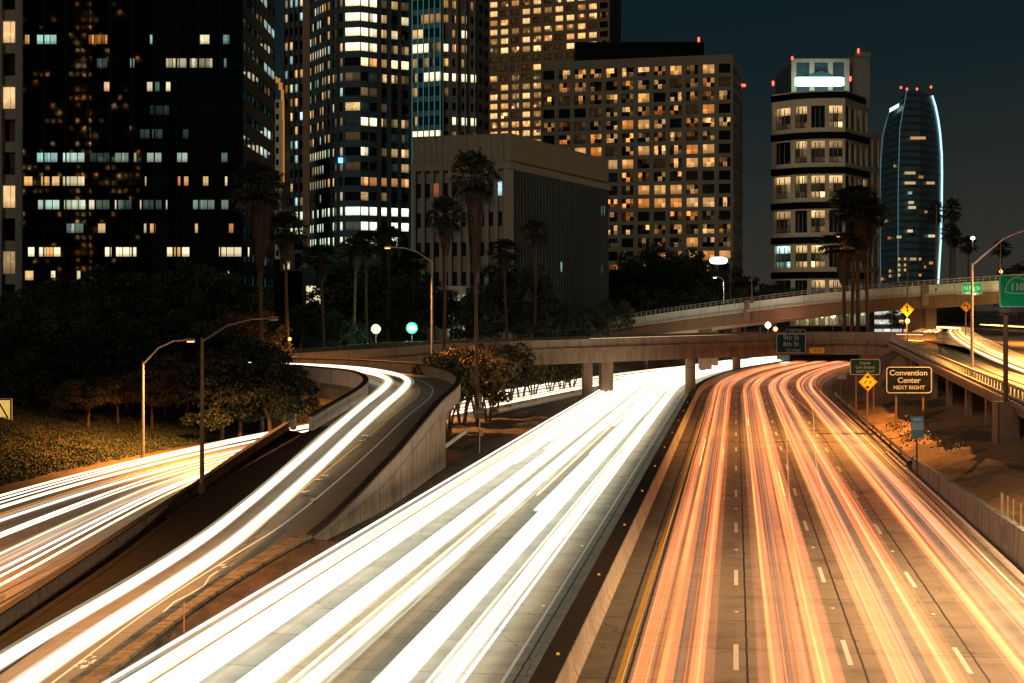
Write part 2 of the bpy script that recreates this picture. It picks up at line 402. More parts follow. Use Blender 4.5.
# ------------------------------------------------------------------ ground
def wallh(y): return max(.55, min(2.3, .8+(108-y)*.0205))
def smooth(t): t = max(0, min(1, t)); return t*t*(3-2*t)
def hgt(x, y):
    off = x-xl1(y) if y < 420 else 999
    z = -.06
    if y < 430:
        if off > 12.9:
            if y < 185:
                d = off-12.9
                w = wallh(y) if y < 109 else .3
                z = w-.15+min(d, 9)*.26+smooth((d-17)/9)*(7.0-(w-.15+9*.26))
                z2 = 7.0*smooth((d-.5)/9) if y > 170 else 0
                if y > 170: z = z+(z2-z)*smooth((y-170)/15)
            else: z = 7.0*smooth((off-13.5)/9)
        dl = lrx(y)-8.3-x
        if dl > 0:
            z = min(dl*.24, 4.2)+smooth((dl-18)/60)*2.5
            if y > 158: z = min(z, 6.5)
            z -= .06
        if y > 290 and -19 < off < 14: z = -.06
        elif y > 250 and dl <= 0 and off < -19: z = -.06
    else: z = 5.5
    if y > 330: 
        k = smooth((y-330)/60)
        if dl_(x, y): z = z*(1-k)+5.5*k
    return z
def dl_(x, y): return abs(x-xl1(min(y, 430))) > 30 or y > 400
def make_ground():
    xs = [-2600, -1500, -900, -600, -420, -300, -220, -160]+list(range(-120, -60, 6))+[x*1.6 for x in range(-37, 63)]+list(range(102, 160, 6))+[180, 220, 300, 420, 600, 900, 1500, 2600]
    ys = [-60, -20, 0]+[10+3*i for i in range(130)]+[410, 440, 480, 540, 620, 760, 1000, 1500, 2400, 4000]
    def low(x, y): return 1.2 if (y < 182 and 8 < x-xl1(y) < 34) else 0
    V = [(x, y, hgt(x, y)-low(x, y)+(random.uniform(-.07, .07) if abs(x-xl1(min(y, 400))) > 20 else 0)) for y in ys for x in xs]
    nx = len(xs); Fc = [(j*nx+i, j*nx+i+1, (j+1)*nx+i+1, (j+1)*nx+i) for j in range(len(ys)-1) for i in range(nx-1)]
    me = bpy.data.meshes.new('ground'); me.from_pydata(V, [], Fc); me.materials.append(M_dirt)
    me.polygons.foreach_set('use_smooth', [True]*len(me.polygons))
    o = bpy.data.objects.new('ground', me); COL.objects.link(o); struct(o)
make_ground()

# ------------------------------------------------------------------ freeway surfaces, markings, barriers
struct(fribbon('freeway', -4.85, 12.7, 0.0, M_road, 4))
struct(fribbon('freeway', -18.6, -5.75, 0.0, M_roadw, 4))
struct(fribbon('road_shoulder', -21.5, -18.6, -.01, M_dirt, 1, 100, 480))
def solid_line(off, w, mat, s0=-20, s1=480, z=.006): return struct(fribbon('lane_marking', off-w/2, off+w/2, z, mat, 1, s0, s1))
def dashed(off, ph=0., w=.17, period=14.63, ln=3.66, s1=400, z=.006, dots=True, per=0):
    mb = MB(); s = 30.+ph
    while s < s1:
        for k in range(2):
            a, b = s+k*ln/2, s+(k+1)*ln/2
            mb.quad(fr(a, off-w/2, z), fr(a, off+w/2, z), fr(b, off+w/2, z), fr(b, off-w/2, z))
        s += period
    struct(mb.build('lane_marking', M_paint))
L1s = 16970/360.5   # depth where a dash of the second lane line starts
ph = (L1s/math.cos(HD)-30) % 14.63
for off, p in ((0, ph), (3.6, ph+1.2), (7.2, ph+.6)): dashed(off, p)
for off, p in ((-10.65, 4), (-14.35, 9)): dashed(off, p)
mb_ = MB()
solid_line(-3.55, .15, M_painty); solid_line(-3.87, .09, M_soot); solid_line(11.2, .13, M_paint)
solid_line(-7.0, .11, M_paint); solid_line(-18.05, .12, M_paint)
# raised markers
dot = MB()
for k in range(3):
    r0, r1, z0, z1 = (.09, .085, 0, .012) if k == 0 else ((.085, .06, .012, .028) if k == 1 else (.06, .0, .028, .034))
    for j in range(8):
        a, b = 2*math.pi*j/8, 2*math.pi*(j+1)/8
        dot.quad((r0*math.cos(a), r0*math.sin(a), z0), (r0*math.cos(b), r0*math.sin(b), z0), (r1*math.cos(b), r1*math.sin(b), z1), (r1*math.cos(a), r1*math.sin(a), z1))
d0 = dot.build('road_marker', M_dot)
lanes_txt = {0: 'second lane line right of the median', 3.6: 'third lane line right of the median', 7.2: 'outermost lane line by the right shoulder', -7.0: 'edge line left of the median barrier'}
first = True
for off, p in ((0, ph), (3.6, ph+1.2), (7.2, ph+.6), (-7.25, 3)):
    s = 30+p+3.66+5.5
    while s < 175:
        o = d0 if first else d0.copy()
        if not first: COL.objects.link(o)
        first = False
        o.location = fr(s, off, .004); s += 14.63
        tag(o, 'small raised ceramic marker on the '+lanes_txt[min(lanes_txt, key=lambda q: abs(q-off))], 'road marker', 'raised markers on the lane lines')
# median barrier
med = thing('median_barrier', 'long low concrete barrier with a sooty top between the white and orange carriageways', 'barrier')
mb = MB()
mb.sweep(fpath(0, 0), [(-4.78, 0), (-4.82, .08), (-4.92, .3), (-4.97, .82), (-5.05, .85), (-5.62, .85), (-5.7, .82), (-5.76, .3), (-5.82, 0)]); mb.build('barrier_wall', concrete('worn_barrier_concrete', (.62, .58, .50), amt=.4, joint=6.), med)
mb = MB(); mb.sweep(fpath(0, 0), rect(-5.72, -5.0, .852, .90)); mb.build('barrier_cap', M_soot, med)
mb0 = MB(); mb0.box((-.04, -.04, 0), (.04, .04, .06)); mb0.box((-.055, -.055, 0), (.055, .055, .015))
rf0 = mb0.build('barrier_reflector', M_doty)
for i in range(11):
    o = rf0 if i == 0 else rf0.copy()
    if i: COL.objects.link(o)
    o.parent = med; o.location = fr(45+13.7*i, -5.3, .9)
# dirt bank between the right wall and the plaza
mb = MB(); sb = [8+2.5*i for i in range(75)]; ob = [12.45, 12.92]+[13.5+.9*i for i in range(27)]
def bank(s_, o_):
    p = fr(s_, o_); off = p.x-xl1(p.y); z = hgt(p.x, p.y) if off > 13.0 else hgt(xl1(p.y)+13.0, p.y)
    if o_ > 13: z += .10*math.sin(p.x*1.3+p.y*.4)+.07*math.sin(p.y*1.1-p.x*.8)+random.uniform(-.03, .03)
    return Vector((p.x, p.y, z))
grid = [[bank(a, b) for b in ob] for a in sb]
i0 = len(mb.v); nb_ = len(ob)
for row in grid: mb.v += [tuple(p) for p in row]
for j in range(len(sb)-1):
    for i in range(nb_-1):
        mb.f.append((j*nb_+i, j*nb_+i+1, (j+1)*nb_+i+1, (j+1)*nb_+i)); mb.uv.append(((0, 0), (1, 0), (1, 1), (0, 1))); mb.col.append(None)
M_bank, t_, b_ = newmat('tan_bank_dirt')
_c = N(t_, 'ShaderNodeTexCoord').outputs['Object']
_n = noise(t_, _c, .22, 5, .6, (1, .5, 1)); _n2 = noise(t_, _c, 4., 6, .8)
_k = mixc(t_, ramp(t_, _n2, .3, .7), (.22, .115, .055), (.46, .25, .115))
t_.links.new(mixc(t_, math_(t_, 'MULTIPLY', ramp(t_, _n, .50, .58), .8), _k, (.06, .045, .028)), b_.inputs['Base Color'])
b_.inputs['Roughness'].default_value = .95; bump(t_, b_, _n2, .6, .10)
struct(mb.build('dirt_bank', M_bank, smooth=True))
# right retaining wall
rw = thing('retaining_wall', 'grey concrete retaining wall along the right shoulder below the dirt bank', 'wall')
mb = MB(); yy = [fr(s, 12.25, 0) for s in range(10, 110, 3)]
def rwp(i, L):
    h = wallh(yy[i].y)
    return [(0, 0), (.06, h), (.34, h), (.34, 0)]
mb.sweep(yy, rwp); mb.build('wall_face', concrete('grey_retaining_concrete', (.36, .38, .36), dirt=(.05, .05, .045), amt=.8, joint=5.), rw)
mb = MB(); mb.sweep([fr(s, 12.0, 0) for s in range(10, 124, 3)], [(-.45, 0), (-.4, .12), (-.05, .14), (0, 0)]); struct(mb.build('kerb', M_conc_l))
# guard strip on the right edge past the wall
gr = thing('guardrail', 'thin pale steel guardrail curving along the right road edge below the bridge', 'guardrail')
mb = MB(); gp = [fr(s, 12.3, .62) for s in range(110, 196, 4)]
mb.sweep(gp, [(0, -.15), (.04, -.08), (0, 0), (.04, .08), (0, .15), (.08, .15), (.08, -.15)]); mb.build('rail', M_pole, gr)
for i, p in enumerate(gp[::2]):
    mb = MB(); mb.box((p.x+.1, p.y-.07, 0), (p.x+.25, p.y+.07, .8)); mb.build('post', M_trunk, gr)

# left road
def path_ribbon(name, L_, R_, mat, dz=0., n=3):
    mb = MB(); u = 0
    for i in range(len(L_)-1):
        du = (R_[i+1]-R_[i]).length; w = (R_[i]-L_[i]).length; w2 = (R_[i+1]-L_[i+1]).length
        for k in range(n):
            a0, a1 = k/n, (k+1)/n
            A, B = L_[i].lerp(R_[i], a0), L_[i].lerp(R_[i], a1); C, D = L_[i+1].lerp(R_[i+1], a1), L_[i+1].lerp(R_[i+1], a0)
            z = Vector((0, 0, dz)); mb.quad(A+z, B+z, C+z, D+z, ((u, a0*w), (u, a1*w), (u+du, a1*w2), (u+du, a0*w2)))
        u += du
    return struct(mb.build(name, mat))
def lrw(i): return 5.6+4.2*(1-smooth((LR[i].y-55)/45))
LRR = [offset_path(LR, lrw(i))[i] for i in range(len(LR))]
path_ribbon('side_road', offset_path(LR, -8.2), LRR, M_road2, .004)
for o_, m_ in ((-5.4, M_paint),):
    path_ribbon('lane_marking', offset_path(LR, o_-.06, .012), offset_path(LR, o_+.06, .012), m_, 0, 1)
# flyover ramp
fly = thing('flyover_ramp', 'curving concrete flyover ramp rising on the left with a stained side wall', 'flyover')
def ribbon_mb(L_, R_, dz=0., n=4):
    mb = MB(); u = 0
    for i in range(len(L_)-1):
        du = (R_[i+1]-R_[i]).length; w = (R_[i]-L_[i]).length
        for k in range(n):
            a0, a1 = k/n, (k+1)/n
            A, B = L_[i].lerp(R_[i], a0), L_[i].lerp(R_[i], a1); C, D = L_[i+1].lerp(R_[i+1], a1), L_[i+1].lerp(R_[i+1], a0)
            z = Vector((0, 0, dz)); mb.quad(A+z, B+z, C+z, D+z, ((u, a0*w), (u, a1*w), (u+du, a1*w), (u+du, a0*w)))
        u += du
    return mb
ribbon_mb(LE, RE).build('road_deck', M_ramp, fly)
M_black = road_mat('shade_black_asphalt', (.024, .020, .017), lane0=0, joint=9., dark=(.012, .01, .008)); M_black.node_tree.nodes['Principled BSDF'].inputs['Specular IOR Level'].default_value = .05  # near-black colour stands in for the shade beside the divider wall
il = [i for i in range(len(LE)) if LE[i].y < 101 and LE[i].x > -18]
ribbon_mb([LE[i] for i in il], [LE[i].lerp(RE[i], .34-.22*smooth((LE[i].y-80)/20)) for i in il], .008, 2).build('shoulder_shade_strip', M_black, fly)  # strip laid over the deck, its shade painted in
iE = next(i for i, p in enumerate(RE) if p.y > 71)
iF = next(i for i, p in enumerate(RE) if p.y > 104)
# soffit / box girder past the wall end
def girder(L_, R_, th, inset, mat, name):
    mb = MB()
    for i in range(len(L_)-1):
        a, b, c, d = L_[i], R_[i], R_[i+1], L_[i+1]
        ci, cj = (b-a).normalized()*inset, (c-d).normalized()*inset
        A, B, C, D = a+ci, b-ci, c-cj, d+cj; z = Vector((0, 0, -th)); e_ = Vector((0, 0, -.02))
        mb.quad(B+z, A+z, D+z, C+z); mb.quad(A+e_, A+z, D+z, D+e_); mb.quad(B+z, B+e_, C+e_, C+z)
        if i == 0: mb.quad(A+e_, B+e_, B+z, A+z)
    return mb.build(name, mat, fly)
girder(LE[iF:], RE[iF:], .38, 0.0, M_conc_d, 'deck_slab')
girder([p+Vector((0, 0, -.36)) for p in LE[iF:]], [p+Vector((0, 0, -.36)) for p in RE[iF:]], 1.45, 1.0, M_conc_d, 'box_girder')
# right parapet and the retaining wall under it
def parap(i, L): return rect(-.28, .02, -.3, min(.86, .1+L*.06))
mb = MB(); mb.sweep(RE[iE:], parap); mb.build('outer_parapet', M_conc, fly)
mb = MB(); mb.sweep(RE[iE:], lambda i, L: rect(-.34, .10, min(.86, .1+L*.06)+.003, min(.86, .1+L*.06)+.13)); mb.build('parapet_cap', M_soot, fly)
mb = MB()
for i in range(iE, iF+1):
    a, b = RE[i], RE[i+1]
    nx_ = (b-a).normalized(); out = Vector((nx_.y, -nx_.x, 0))*.05
    u0, u1 = a.y, b.y
    mb.quad(Vector((a.x, a.y, -.1))+out, Vector((b.x, b.y, -.1))+out, b+out-Vector((0, 0, .05)), a+out-Vector((0, 0, .05)), ((u0, 0), (u1, 0), (u1, 1), (u0, 1)))
b = RE[iF+1]; c = b.lerp(LE[iF+1], .9)
mb.quad(Vector((b.x, b.y, -.1)), Vector((c.x, c.y, -.1)), c-Vector((0, 0, .05)), b-Vector((0, 0, .05)))
mb.build('side_wall', M_rampwall, fly)
# inner parapet
iI = next(i for i, p in enumerate(LE) if p.y > 98)
mb = MB(); mb.sweep(LE[iI:], rect(-.02, .28, -.38, .9)); mb.build('inner_parapet', M_conc_l, fly)
mb = MB(); mb.sweep(LE[iI:], rect(-.10, .32, .903, 1.0)); mb.build('parapet_cap', M_soot, fly)
for (px_, py_, w_) in ((-6.5, 122, 1.3), (-21.5, 139.5, 1.6), (-19.8, 133.5, 1.2), (-45, 145, 1.6)):
    mb = MB(); mb.box((px_-w_/2, py_-w_/2, -.1), (px_+w_/2, py_+w_/2, 3.9)); mb.build('column', M_conc, fly)
# far picket rail on the ramp beyond the palm
mb = MB(); pr = [p for p in RE if p.y > 144 and p.x < -19]
for k in range(26):
    x = -25-k*1.6; mb.box((x-.3, 149.6, 6.2), (x+.3, 149.9, 7.3))
mb.box((-67, 149.55, 7.1), (-22, 149.95, 7.35)); mb.box((-67, 149.58, 6.2), (-22, 149.92, 6.42)); mb.build('picket_rail', M_conc_l, fly)
# ramp edge kerb strip + markings + rough verge
kerbp = [p for p in RE if p.y < 73]
kb = MB(); kb.sweep(kerbp, [(-.95, .004), (-.9, .10), (-.05, .12), (.0, -.3)]); struct(kb.build('kerb', concrete('crumbling_kerb', (.30, .23, .15), dirt=(.03, .022, .015), amt=1., joint=2.2)))
ce = [RE[i].lerp(LE[i], .16) for i in range(len(RE))]
path_ribbon('lane_marking', [RE[i].lerp(LE[i], .30) for i in range(4, 60)], [RE[i].lerp(LE[i], .285) for i in range(4, 60)], M_paint, .012, 1)
path_ribbon('lane_marking', [RE[i].lerp(LE[i], .44) for i in range(4, 70)], [RE[i].lerp(LE[i], .43) for i in range(4, 70)], M_painty, .012, 1)
# spilled white paint on the ramp, an irregular trail of splashes
mb = MB()
psp = thing('paint_spill', 'white splashed paint trailing down the grey ramp surface', 'paint spill')
def splash(cx, cy, z, r, n=11, sx_=1., ang=0.):
    mb = MB()
    pts = []
    for k in range(n):
        a = 2*math.pi*k/n; q = r*random.uniform(.35, 1.25)
        dx, dy = q*math.cos(a)*sx_, q*math.sin(a); pts.append((cx+dx*math.cos(ang)-dy*math.sin(ang), cy+dx*math.sin(ang)+dy*math.cos(ang), z+.012))
    for k in range(n): mb.poly([(cx, cy, z+.012), pts[k], pts[(k+1) % n]])
    mb.build('splash', M_paint, psp)
for k in range(26):
    px = random.uniform(60, 118); py = 683-(px-50)*.36+random.uniform(-14, 10); g = G(px, py, .335); splash(g.x, g.y, .325, random.uniform(.04, .17), 13, 2.0, random.uniform(1.1, 1.9))
prev = None
for (px, py) in ((154, 624), (163, 612), (175, 602), (190, 594), (204, 586), (210, 577), (222, 568), (236, 562), (248, 552), (262, 540), (272, 533), (286, 525)):
    g = G(px+random.uniform(-1, 1), py, .355); 
    if prev is not None:
        d = (g-prev); w = Vector((d.y, -d.x, 0)).normalized()*random.uniform(.03, .08); mb.quad(prev-w, prev+w, g+w*.7, g-w*.7)
    prev = g; prev.z = .365
for (px, py, r) in ((205, 566, .35), (222, 566, .3), (318, 480, .5), (326, 476, .4), (312, 500, .3), (332, 487, .5), (305, 492, .35), (372, 432, .5), (366, 436, .6), (378, 428, .4), (362, 441, .45), (300, 505, .35)):
    k = min(range(len(RE)), key=lambda i: abs(RE[i].y-F*(H-RE[i].z)/(py-YH))); z = RE[k].z
    g = G(px, py, z); splash(g.x, g.y, z+.02, r*.5, 11, 2.2, random.uniform(1., 1.8))
mb.build('paint_drip_line', M_paint, psp)
# dirt slope between ramp and freeway
mb = MB(); u = 0
reA = [p for p in RE if p.y < 104]
for a, b in zip(reA, reA[1:]):
    def fe(y): return xl1(y)-18.6*1.011
    n = 3
    for k in range(n):
        def q(p, t):
            x1 = fe(p.y); return Vector((p.x+(x1-p.x)*t, p.y, (min(p.z, .4)+.01 if p.y < 72 else .04)*(1-t)-.004+(.10*math.sin(p.y*1.9+t*9)*t*(1-t))))
        mb.quad(q(a, k/n), q(a, (k+1)/n), q(b, (k+1)/n), q(b, k/n))
struct(mb.build('verge', M_rust, smooth=True))
# divider wall between left road and ramp
dv = thing('divider_wall', 'low dark concrete divider wall between the left road and the ramp', 'wall')
wp = catmull([(-16.9, 15, .3), (-17.2, 35, .3), (-17.55, 52, .3), (-18.2, 72, .35), (-18.3, 88, .6), (-17.8, 100, 1.3), (-16.6, 112, 2.3)], 6)
mb = MB(); mb.sweep(wp, [(-.30, -.9), (-.25, .50), (.0, .50), (.06, -.9)]); mb.build('wall_face', M_conc_d, dv)
mb = MB(); mb.sweep(wp, rect(-.30, .04, .503, .58)); mb.build('wall_cap', M_soot, dv)
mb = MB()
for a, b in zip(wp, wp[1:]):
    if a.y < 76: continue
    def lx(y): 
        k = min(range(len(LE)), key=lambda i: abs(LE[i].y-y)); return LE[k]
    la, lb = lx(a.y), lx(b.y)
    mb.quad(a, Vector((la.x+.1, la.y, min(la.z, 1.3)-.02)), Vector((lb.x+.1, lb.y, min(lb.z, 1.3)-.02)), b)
struct(mb.build('verge', M_black))  # dark soil, with shade also put into the near-black colour

# ------------------------------------------------------------------ bridges
def bridge(name, label, path, width, par, slab, gird, mats, ncol, railing=None):
    t = thing(name, label, 'bridge')
    mb = MB(); mb.sweep(path, rect(-.3, 0, -par, 0)); mb.build('parapet', mats[0], t)
    mb = MB(); mb.sweep(path, rect(-width+.0, -width+.3, -par, 0)); mb.build('parapet', mats[0], t)
    mb = MB(); mb.sweep(path, rect(-width-.25, .28, -par-slab, -par-.003)); mb.build('deck', mats[1], t)
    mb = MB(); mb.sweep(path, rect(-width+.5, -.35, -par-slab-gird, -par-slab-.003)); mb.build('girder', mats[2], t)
    mb = MB(); mb.sweep(path, rect(-width+.35, -.35, -par, -par+.012), vz=True); mb.build('road_surface', M_road2, t)
    for (x, y, z0, z1, w, d) in ncol:
        mb = MB(); n = 10
        mb.tube([(x, y, z0-.3), (x, y, z1)], w/2, 12) if d == 0 else mb.box((x-w/2, y-d/2, z0-.3), (x+w/2, y+d/2, z1))
        mb.build('column', mats[2], t)
    return t
b1p = catmull([P(250, 356, 158), P(334, 351, 164), P(400, 347.5, 169), P(440, 344, 173), P(520, 341, 179), P(600, 338.5, 185), P(700, 335.5, 194), P(808, 333, 206), P(895, 333.5, 200), P(905, 336, 196)], 4)
b1p[-1] = P(893, 334, 199)
c694 = P(694, 360, 191)
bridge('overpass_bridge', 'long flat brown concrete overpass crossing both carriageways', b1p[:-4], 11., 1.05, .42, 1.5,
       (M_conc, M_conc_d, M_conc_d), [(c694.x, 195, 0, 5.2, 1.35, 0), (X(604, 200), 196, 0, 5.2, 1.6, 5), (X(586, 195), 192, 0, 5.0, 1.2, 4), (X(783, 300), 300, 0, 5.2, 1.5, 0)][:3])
b2p = catmull([P(560, 331, 285), P(612, 321, 272), P(660, 313.5, 264), P(700, 308, 258), P(760, 300.5, 250), P(830, 292.5, 243), P(900, 287, 238), P(960, 283, 234), P(1024, 279, 230), P(1120, 274, 226)], 5)
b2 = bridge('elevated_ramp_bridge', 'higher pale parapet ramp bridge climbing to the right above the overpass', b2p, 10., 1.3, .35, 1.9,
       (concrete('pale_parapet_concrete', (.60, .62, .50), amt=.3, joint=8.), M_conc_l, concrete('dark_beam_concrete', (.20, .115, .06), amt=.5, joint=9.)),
       [(X(705, 262), 262, 0, 8.5, 2.0, 3), (X(739, 263), 266, 0, 8.8, 1.5, 0), (X(715, 280), 281, 0, 8.6, 1.5, 0), (X(917, 242), 242, 6, 12.6, 2.6, 3), (X(930, 240), 241, 6, 12.6, 1.8, 3), (X(645, 270), 272, 0, 7.0, 1.4, 0)])
mb = MB()
for i in range(0, len(b2p)-1):
    for k in (0, .5):
        p = b2p[i].lerp(b2p[i+1], k); mb.box((p.x-.06, p.y+.05, p.z), (p.x+.06, p.y+.17, p.z+.75))
mb.sweep([p+Vector((0, .1, .72)) for p in b2p], rect(-.06, .06, -.05, .07)); mb.sweep([p+Vector((0, .1, .36)) for p in b2p], rect(-.04, .04, -.04, .04))
mb.build('railing', M_pole, b2)
for px in (753, 927):      # pilasters with poles on the parapet
    D = 250 if px == 753 else 236
    k = min(range(len(b2p)), key=lambda i: abs(b2p[i].x/b2p[i].y*F+CX-px)); p = b2p[k]
    mb = MB(); mb.box((p.x-.55, p.y-.35, p.z-3.2), (p.x+.55, p.y-.02, p.z+.25)); mb.build('pilaster', M_conc_d, b2)
# right elevated connector
cp = catmull([(30.2, 70, 4.1), (32.3, 85, 4.5), (34.6, 102, 5.0), (37.6, 120, 5.3), (42.4, 150, 5.9), (46.2, 175, 6.6), (49.6, 197, 7.1)], 5)
cf = offset_path(cp, 9.6)
con = thing('elevated_connector', 'elevated connector road on concrete posts with a low balustrade at right', 'elevated road')
ribbon_mb(cp, cf).build('road_deck', M_road, con)
mb = MB(); mb.sweep(cp, [(-.35, -.9), (-.35, -.02), (9.9, -.02), (9.9, -.9)]); mb.build('deck_slab', M_conc_d, con)
mb = MB(); mb.sweep(cp, [(-.55, -.35), (-.55, -.05), (-.36, -.05), (-.36, -.35)]); mb.build('edge_beam', M_conc, con)
mb = MB()
def balus(path, off, mb, step=1.55):
    pth = offset_path(path, off); L = 0; acc = 0
    mb.sweep(pth, rect(-.10, .10, .76, .93)); mb.sweep(pth, rect(-.10, .10, .0, .16))
    for a, b in zip(pth, pth[1:]):
        d = (b-a); l = d.length
        while acc < l:
            p = a+d*(acc/l); ang = math.atan2(d.y, d.x)
            mb.box((-.12, -.07, .2), (.12, .07, .74), Matrix.Translation(p) @ Matrix.Rotation(ang, 4, 'Z')); acc += step
        acc -= l
balus(cp, -.1, mb); mb.build('balustrade', M_conc_l, con)
mb = MB(); balus(cf, .0, mb); mb.build('balustrade', M_conc_l, con)
for i, p in enumerate(cp[1::2]):
    g = cf[1+2*i]
    for t in (.04, .5, .93):
        q = p.lerp(g, t); mb = MB(); mb.box((q.x-.24, q.y-.24, hgt(q.x, q.y)-.4), (q.x+.24, q.y+.24, q.z-.85)); mb.build('column', M_conc, con)
# big pier under the green sign
q = cp[9]; mb = MB(); 
# sloping road plateau right of the connector
mb = MB()
for j in range(14):
    for i in range(10):
        def q(i, j): 
            y = 110+j*14; x = max(44, xl1(min(y, 400))+25)+i*9+(j*.0); 
            return Vector((x, y, 7.12+(.0 if y > 150 else -(150-y)*.028)))
        mb.quad(q(i, j), q(i+1, j), q(i+1, j+1), q(i, j+1), ((j*14, i*9), (j*14, i*9+9), (j*14+14, i*9+9), (j*14+14, i*9)))
struct(mb.build('plaza_road', M_road2))
# abutment at the right end of the overpass
mb = MB(); a = P(893, 350, 196); mb.box((a.x-.3, 190, -.1), (a.x+22, 214, 6.2)); tag(mb.build('bridge_abutment', M_conc_d), 'dark concrete abutment where the overpass meets the right bank', 'abutment')

# ------------------------------------------------------------------ light trails
MH = [streak_mat('headlight_glow', (1, .90, .70), 3.0, .4), streak_mat('warm_headlight_glow', (1, .74, .42), 2.0, .5), streak_mat('cool_headlight_glow', (1, .94, .80), 2.2, .5)]
MAm = streak_mat('amber_glow', (1, .42, .10), .24, .9, add=True)
MT = [streak_mat('peach_glow', (1, .30, .125), .21, .7, add=True), streak_mat('orange_glow', (1, .24, .055), .26, .8, add=True), streak_mat('pink_glow', (1, .34, .19), .19, .6, add=True), streak_mat('red_glow', (1, .17, .03), .28, .8, add=True)]
MY = streak_mat('yellow_glow', (1, .55, .13), 1.1, .9, .05, add=True)
VW = veil_mat('white_light_veil', (1, .90, .70), .80, 8., .36, .74)
VG = veil_mat('green_grey_light_veil', (.50, .70, .60), .13, 4., .2, .8)
VO = veil_mat('peach_light_veil', (1, .30, .14), .31, 2.6, .2, .75)
def ell(o, h, rx, rz, n=6): return [(o+rx*math.cos(2*math.pi*k/n), h+rz*math.sin(2*math.pi*k/n)) for k in range(n)]
def trail(name, label, path, off, h, rx, rz, mat, cat='light trail', group=None, n=6):
    mb = MB()
    if callable(off): mb.sweep(path, lambda i, L: ell(off(L), h, rx, rz, n))
    else: mb.sweep(path, ell(off, h, rx, rz, n))
    return tag(mb.build(name, mat), label, cat, group)
FP = [fr(s, 0) for s in ([30+4*i for i in range(42)]+[200+5*i for i in range(46)])]
rnd = random.Random(4)
lane_o = {-1.8: 'first lane right of the median', 1.8: 'second lane right of the median', 5.4: 'third lane right of the median', 9.0: 'fourth lane beside the right shoulder'}
def clip(path, s0, s1, step=4): return [p for i, p in enumerate(path) if s0 <= (p-path[0]).length <= s1]
for lc, lt in lane_o.items():
    dens = 16
    g = 'red and orange tail light trails in the '+lt
    for k in range(dens):
        c = lc+rnd.gauss(0, .15); side = -.66 if k % 2 else .66
        o = c+side+rnd.gauss(0, .2); wv = rnd.uniform(.0, .18); phs = rnd.uniform(0, 6)
        m = rnd.choices(MT+[MAm], (5, 5, 4, 2, 2))[0]
        rx = rnd.choice((.025, .03, .04, .06, .10, .16, .22))
        trail('tail_light_trail', 'orange tail light trail in the '+lt, FP, (lambda L, o=o, wv=wv, p=phs: o+wv*math.sin(L*.013+p)), rnd.uniform(.65, 1.0), rx, .035, m, 'light trail', g)
    for k in range(2):
        o = lc+(.8 if k else -.8)+rnd.gauss(0, .12); s0 = rnd.uniform(0, 120); s1 = s0+rnd.uniform(4, 22)
        pth = clip(FP, s0, s1)
        if len(pth) > 2: trail('indicator_trail', 'short bright yellow indicator light trail in the '+lt, pth, o, .8, .022, .02, MY, 'light trail', 'yellow indicator trails in the '+lt)
    for side in (-.78, .78):
        tag(trail('glow_veil', 'soft peach glow of passing tail lights in the '+lt, FP, lc+side*.85, .85, .52, .16, VO, 'light trail', None, 8), 'soft peach glow of passing tail lights in the '+lt, 'light trail', 'soft peach glows in the '+lt)
    trail('glow_veil', 'faint grey green glow down the middle of the '+lt, FP, lc, .7, .26, .2, VG, 'light trail', None, 8)
def lane_change(o0, o1, a, b): return lambda L: o0+(o1-o0)*smooth((L-a)/(b-a))
trail('tail_light_trail', 'orange tail light trail crossing from the second lane into the third', FP, lane_change(2.4, 4.6, 20, 130), .9, .05, .035, MT[0])
trail('tail_light_trail', 'yellow tail light trail swerving from the third lane into the fourth', FP, lane_change(4.9, 8.2, 50, 150), .9, .04, .035, MAm)
trail('tail_light_trail', 'peach tail light trail drifting from the fourth lane towards the third', FP, lane_change(10.1, 6.5, 40, 170), .9, .05, .035, MT[2])
trail('tail_light_trail', 'outermost orange tail light trail hugging the right shoulder', FP, lane_change(11.0, 10.4, 30, 170), .95, .09, .04, MT[0])
trail('tail_light_trail', 'thin red tail light trail just inside the right shoulder line', FP, lane_change(10.6, 10.9, 10, 100), .6, .03, .03, MT[3])
trail('tail_light_trail', 'amber tail light trail beside the yellow median line', FP, -3.2, .75, .03, .03, MAm)
lane_w = {-8.95: 'lane beside the median on the white carriageway', -12.7: 'middle lane of the white carriageway', -16.5: 'outer left lane of the white carriageway'}
for lc, lt in lane_w.items():
    g = 'white headlight trails in the '+lt
    for k in range(17):
        c = lc+rnd.gauss(0, .11); side = -.78 if k % 2 else .78
        o = c+side+rnd.gauss(0, .2); wv = rnd.uniform(0, .15); phs = rnd.uniform(0, 6)
        m = rnd.choices(MH+[MAm], (6, 3, 3, 1))[0]
        rx = rnd.choice((.025, .04, .07, .12, .2, .30)) if m is not MAm else .025
        trail('headlight_trail', 'white headlight trail in the '+lt, FP, (lambda L, o=o, wv=wv, p=phs: o+wv*math.sin(L*.012+p)), rnd.uniform(.55, .8), rx, .05, m, 'light trail', g)
    for side in (-.85, .85):
        trail('glow_veil', 'soft white glow of passing headlights in the '+lt, FP, lc+side*.9, .7, .55, .15, VW, 'light trail', 'soft white glows in the '+lt, 8)
    trail('glow_veil', 'faint grey green glow along the '+lt, FP, lc, .55, .5, .12, VG, 'light trail', None, 8)
for k in range(26):
    s0 = rnd.uniform(35, 130)
    pth = clip(FP, s0, 520)
    trail('headlight_trail', 'white headlight trail starting part way up the white carriageway', pth, rnd.uniform(-17.6, -7.9), rnd.uniform(.55, .8), rnd.choice((.06, .12, .2)), .05, rnd.choice(MH), 'light trail', 'headlight trails that start part way along the white carriageway')
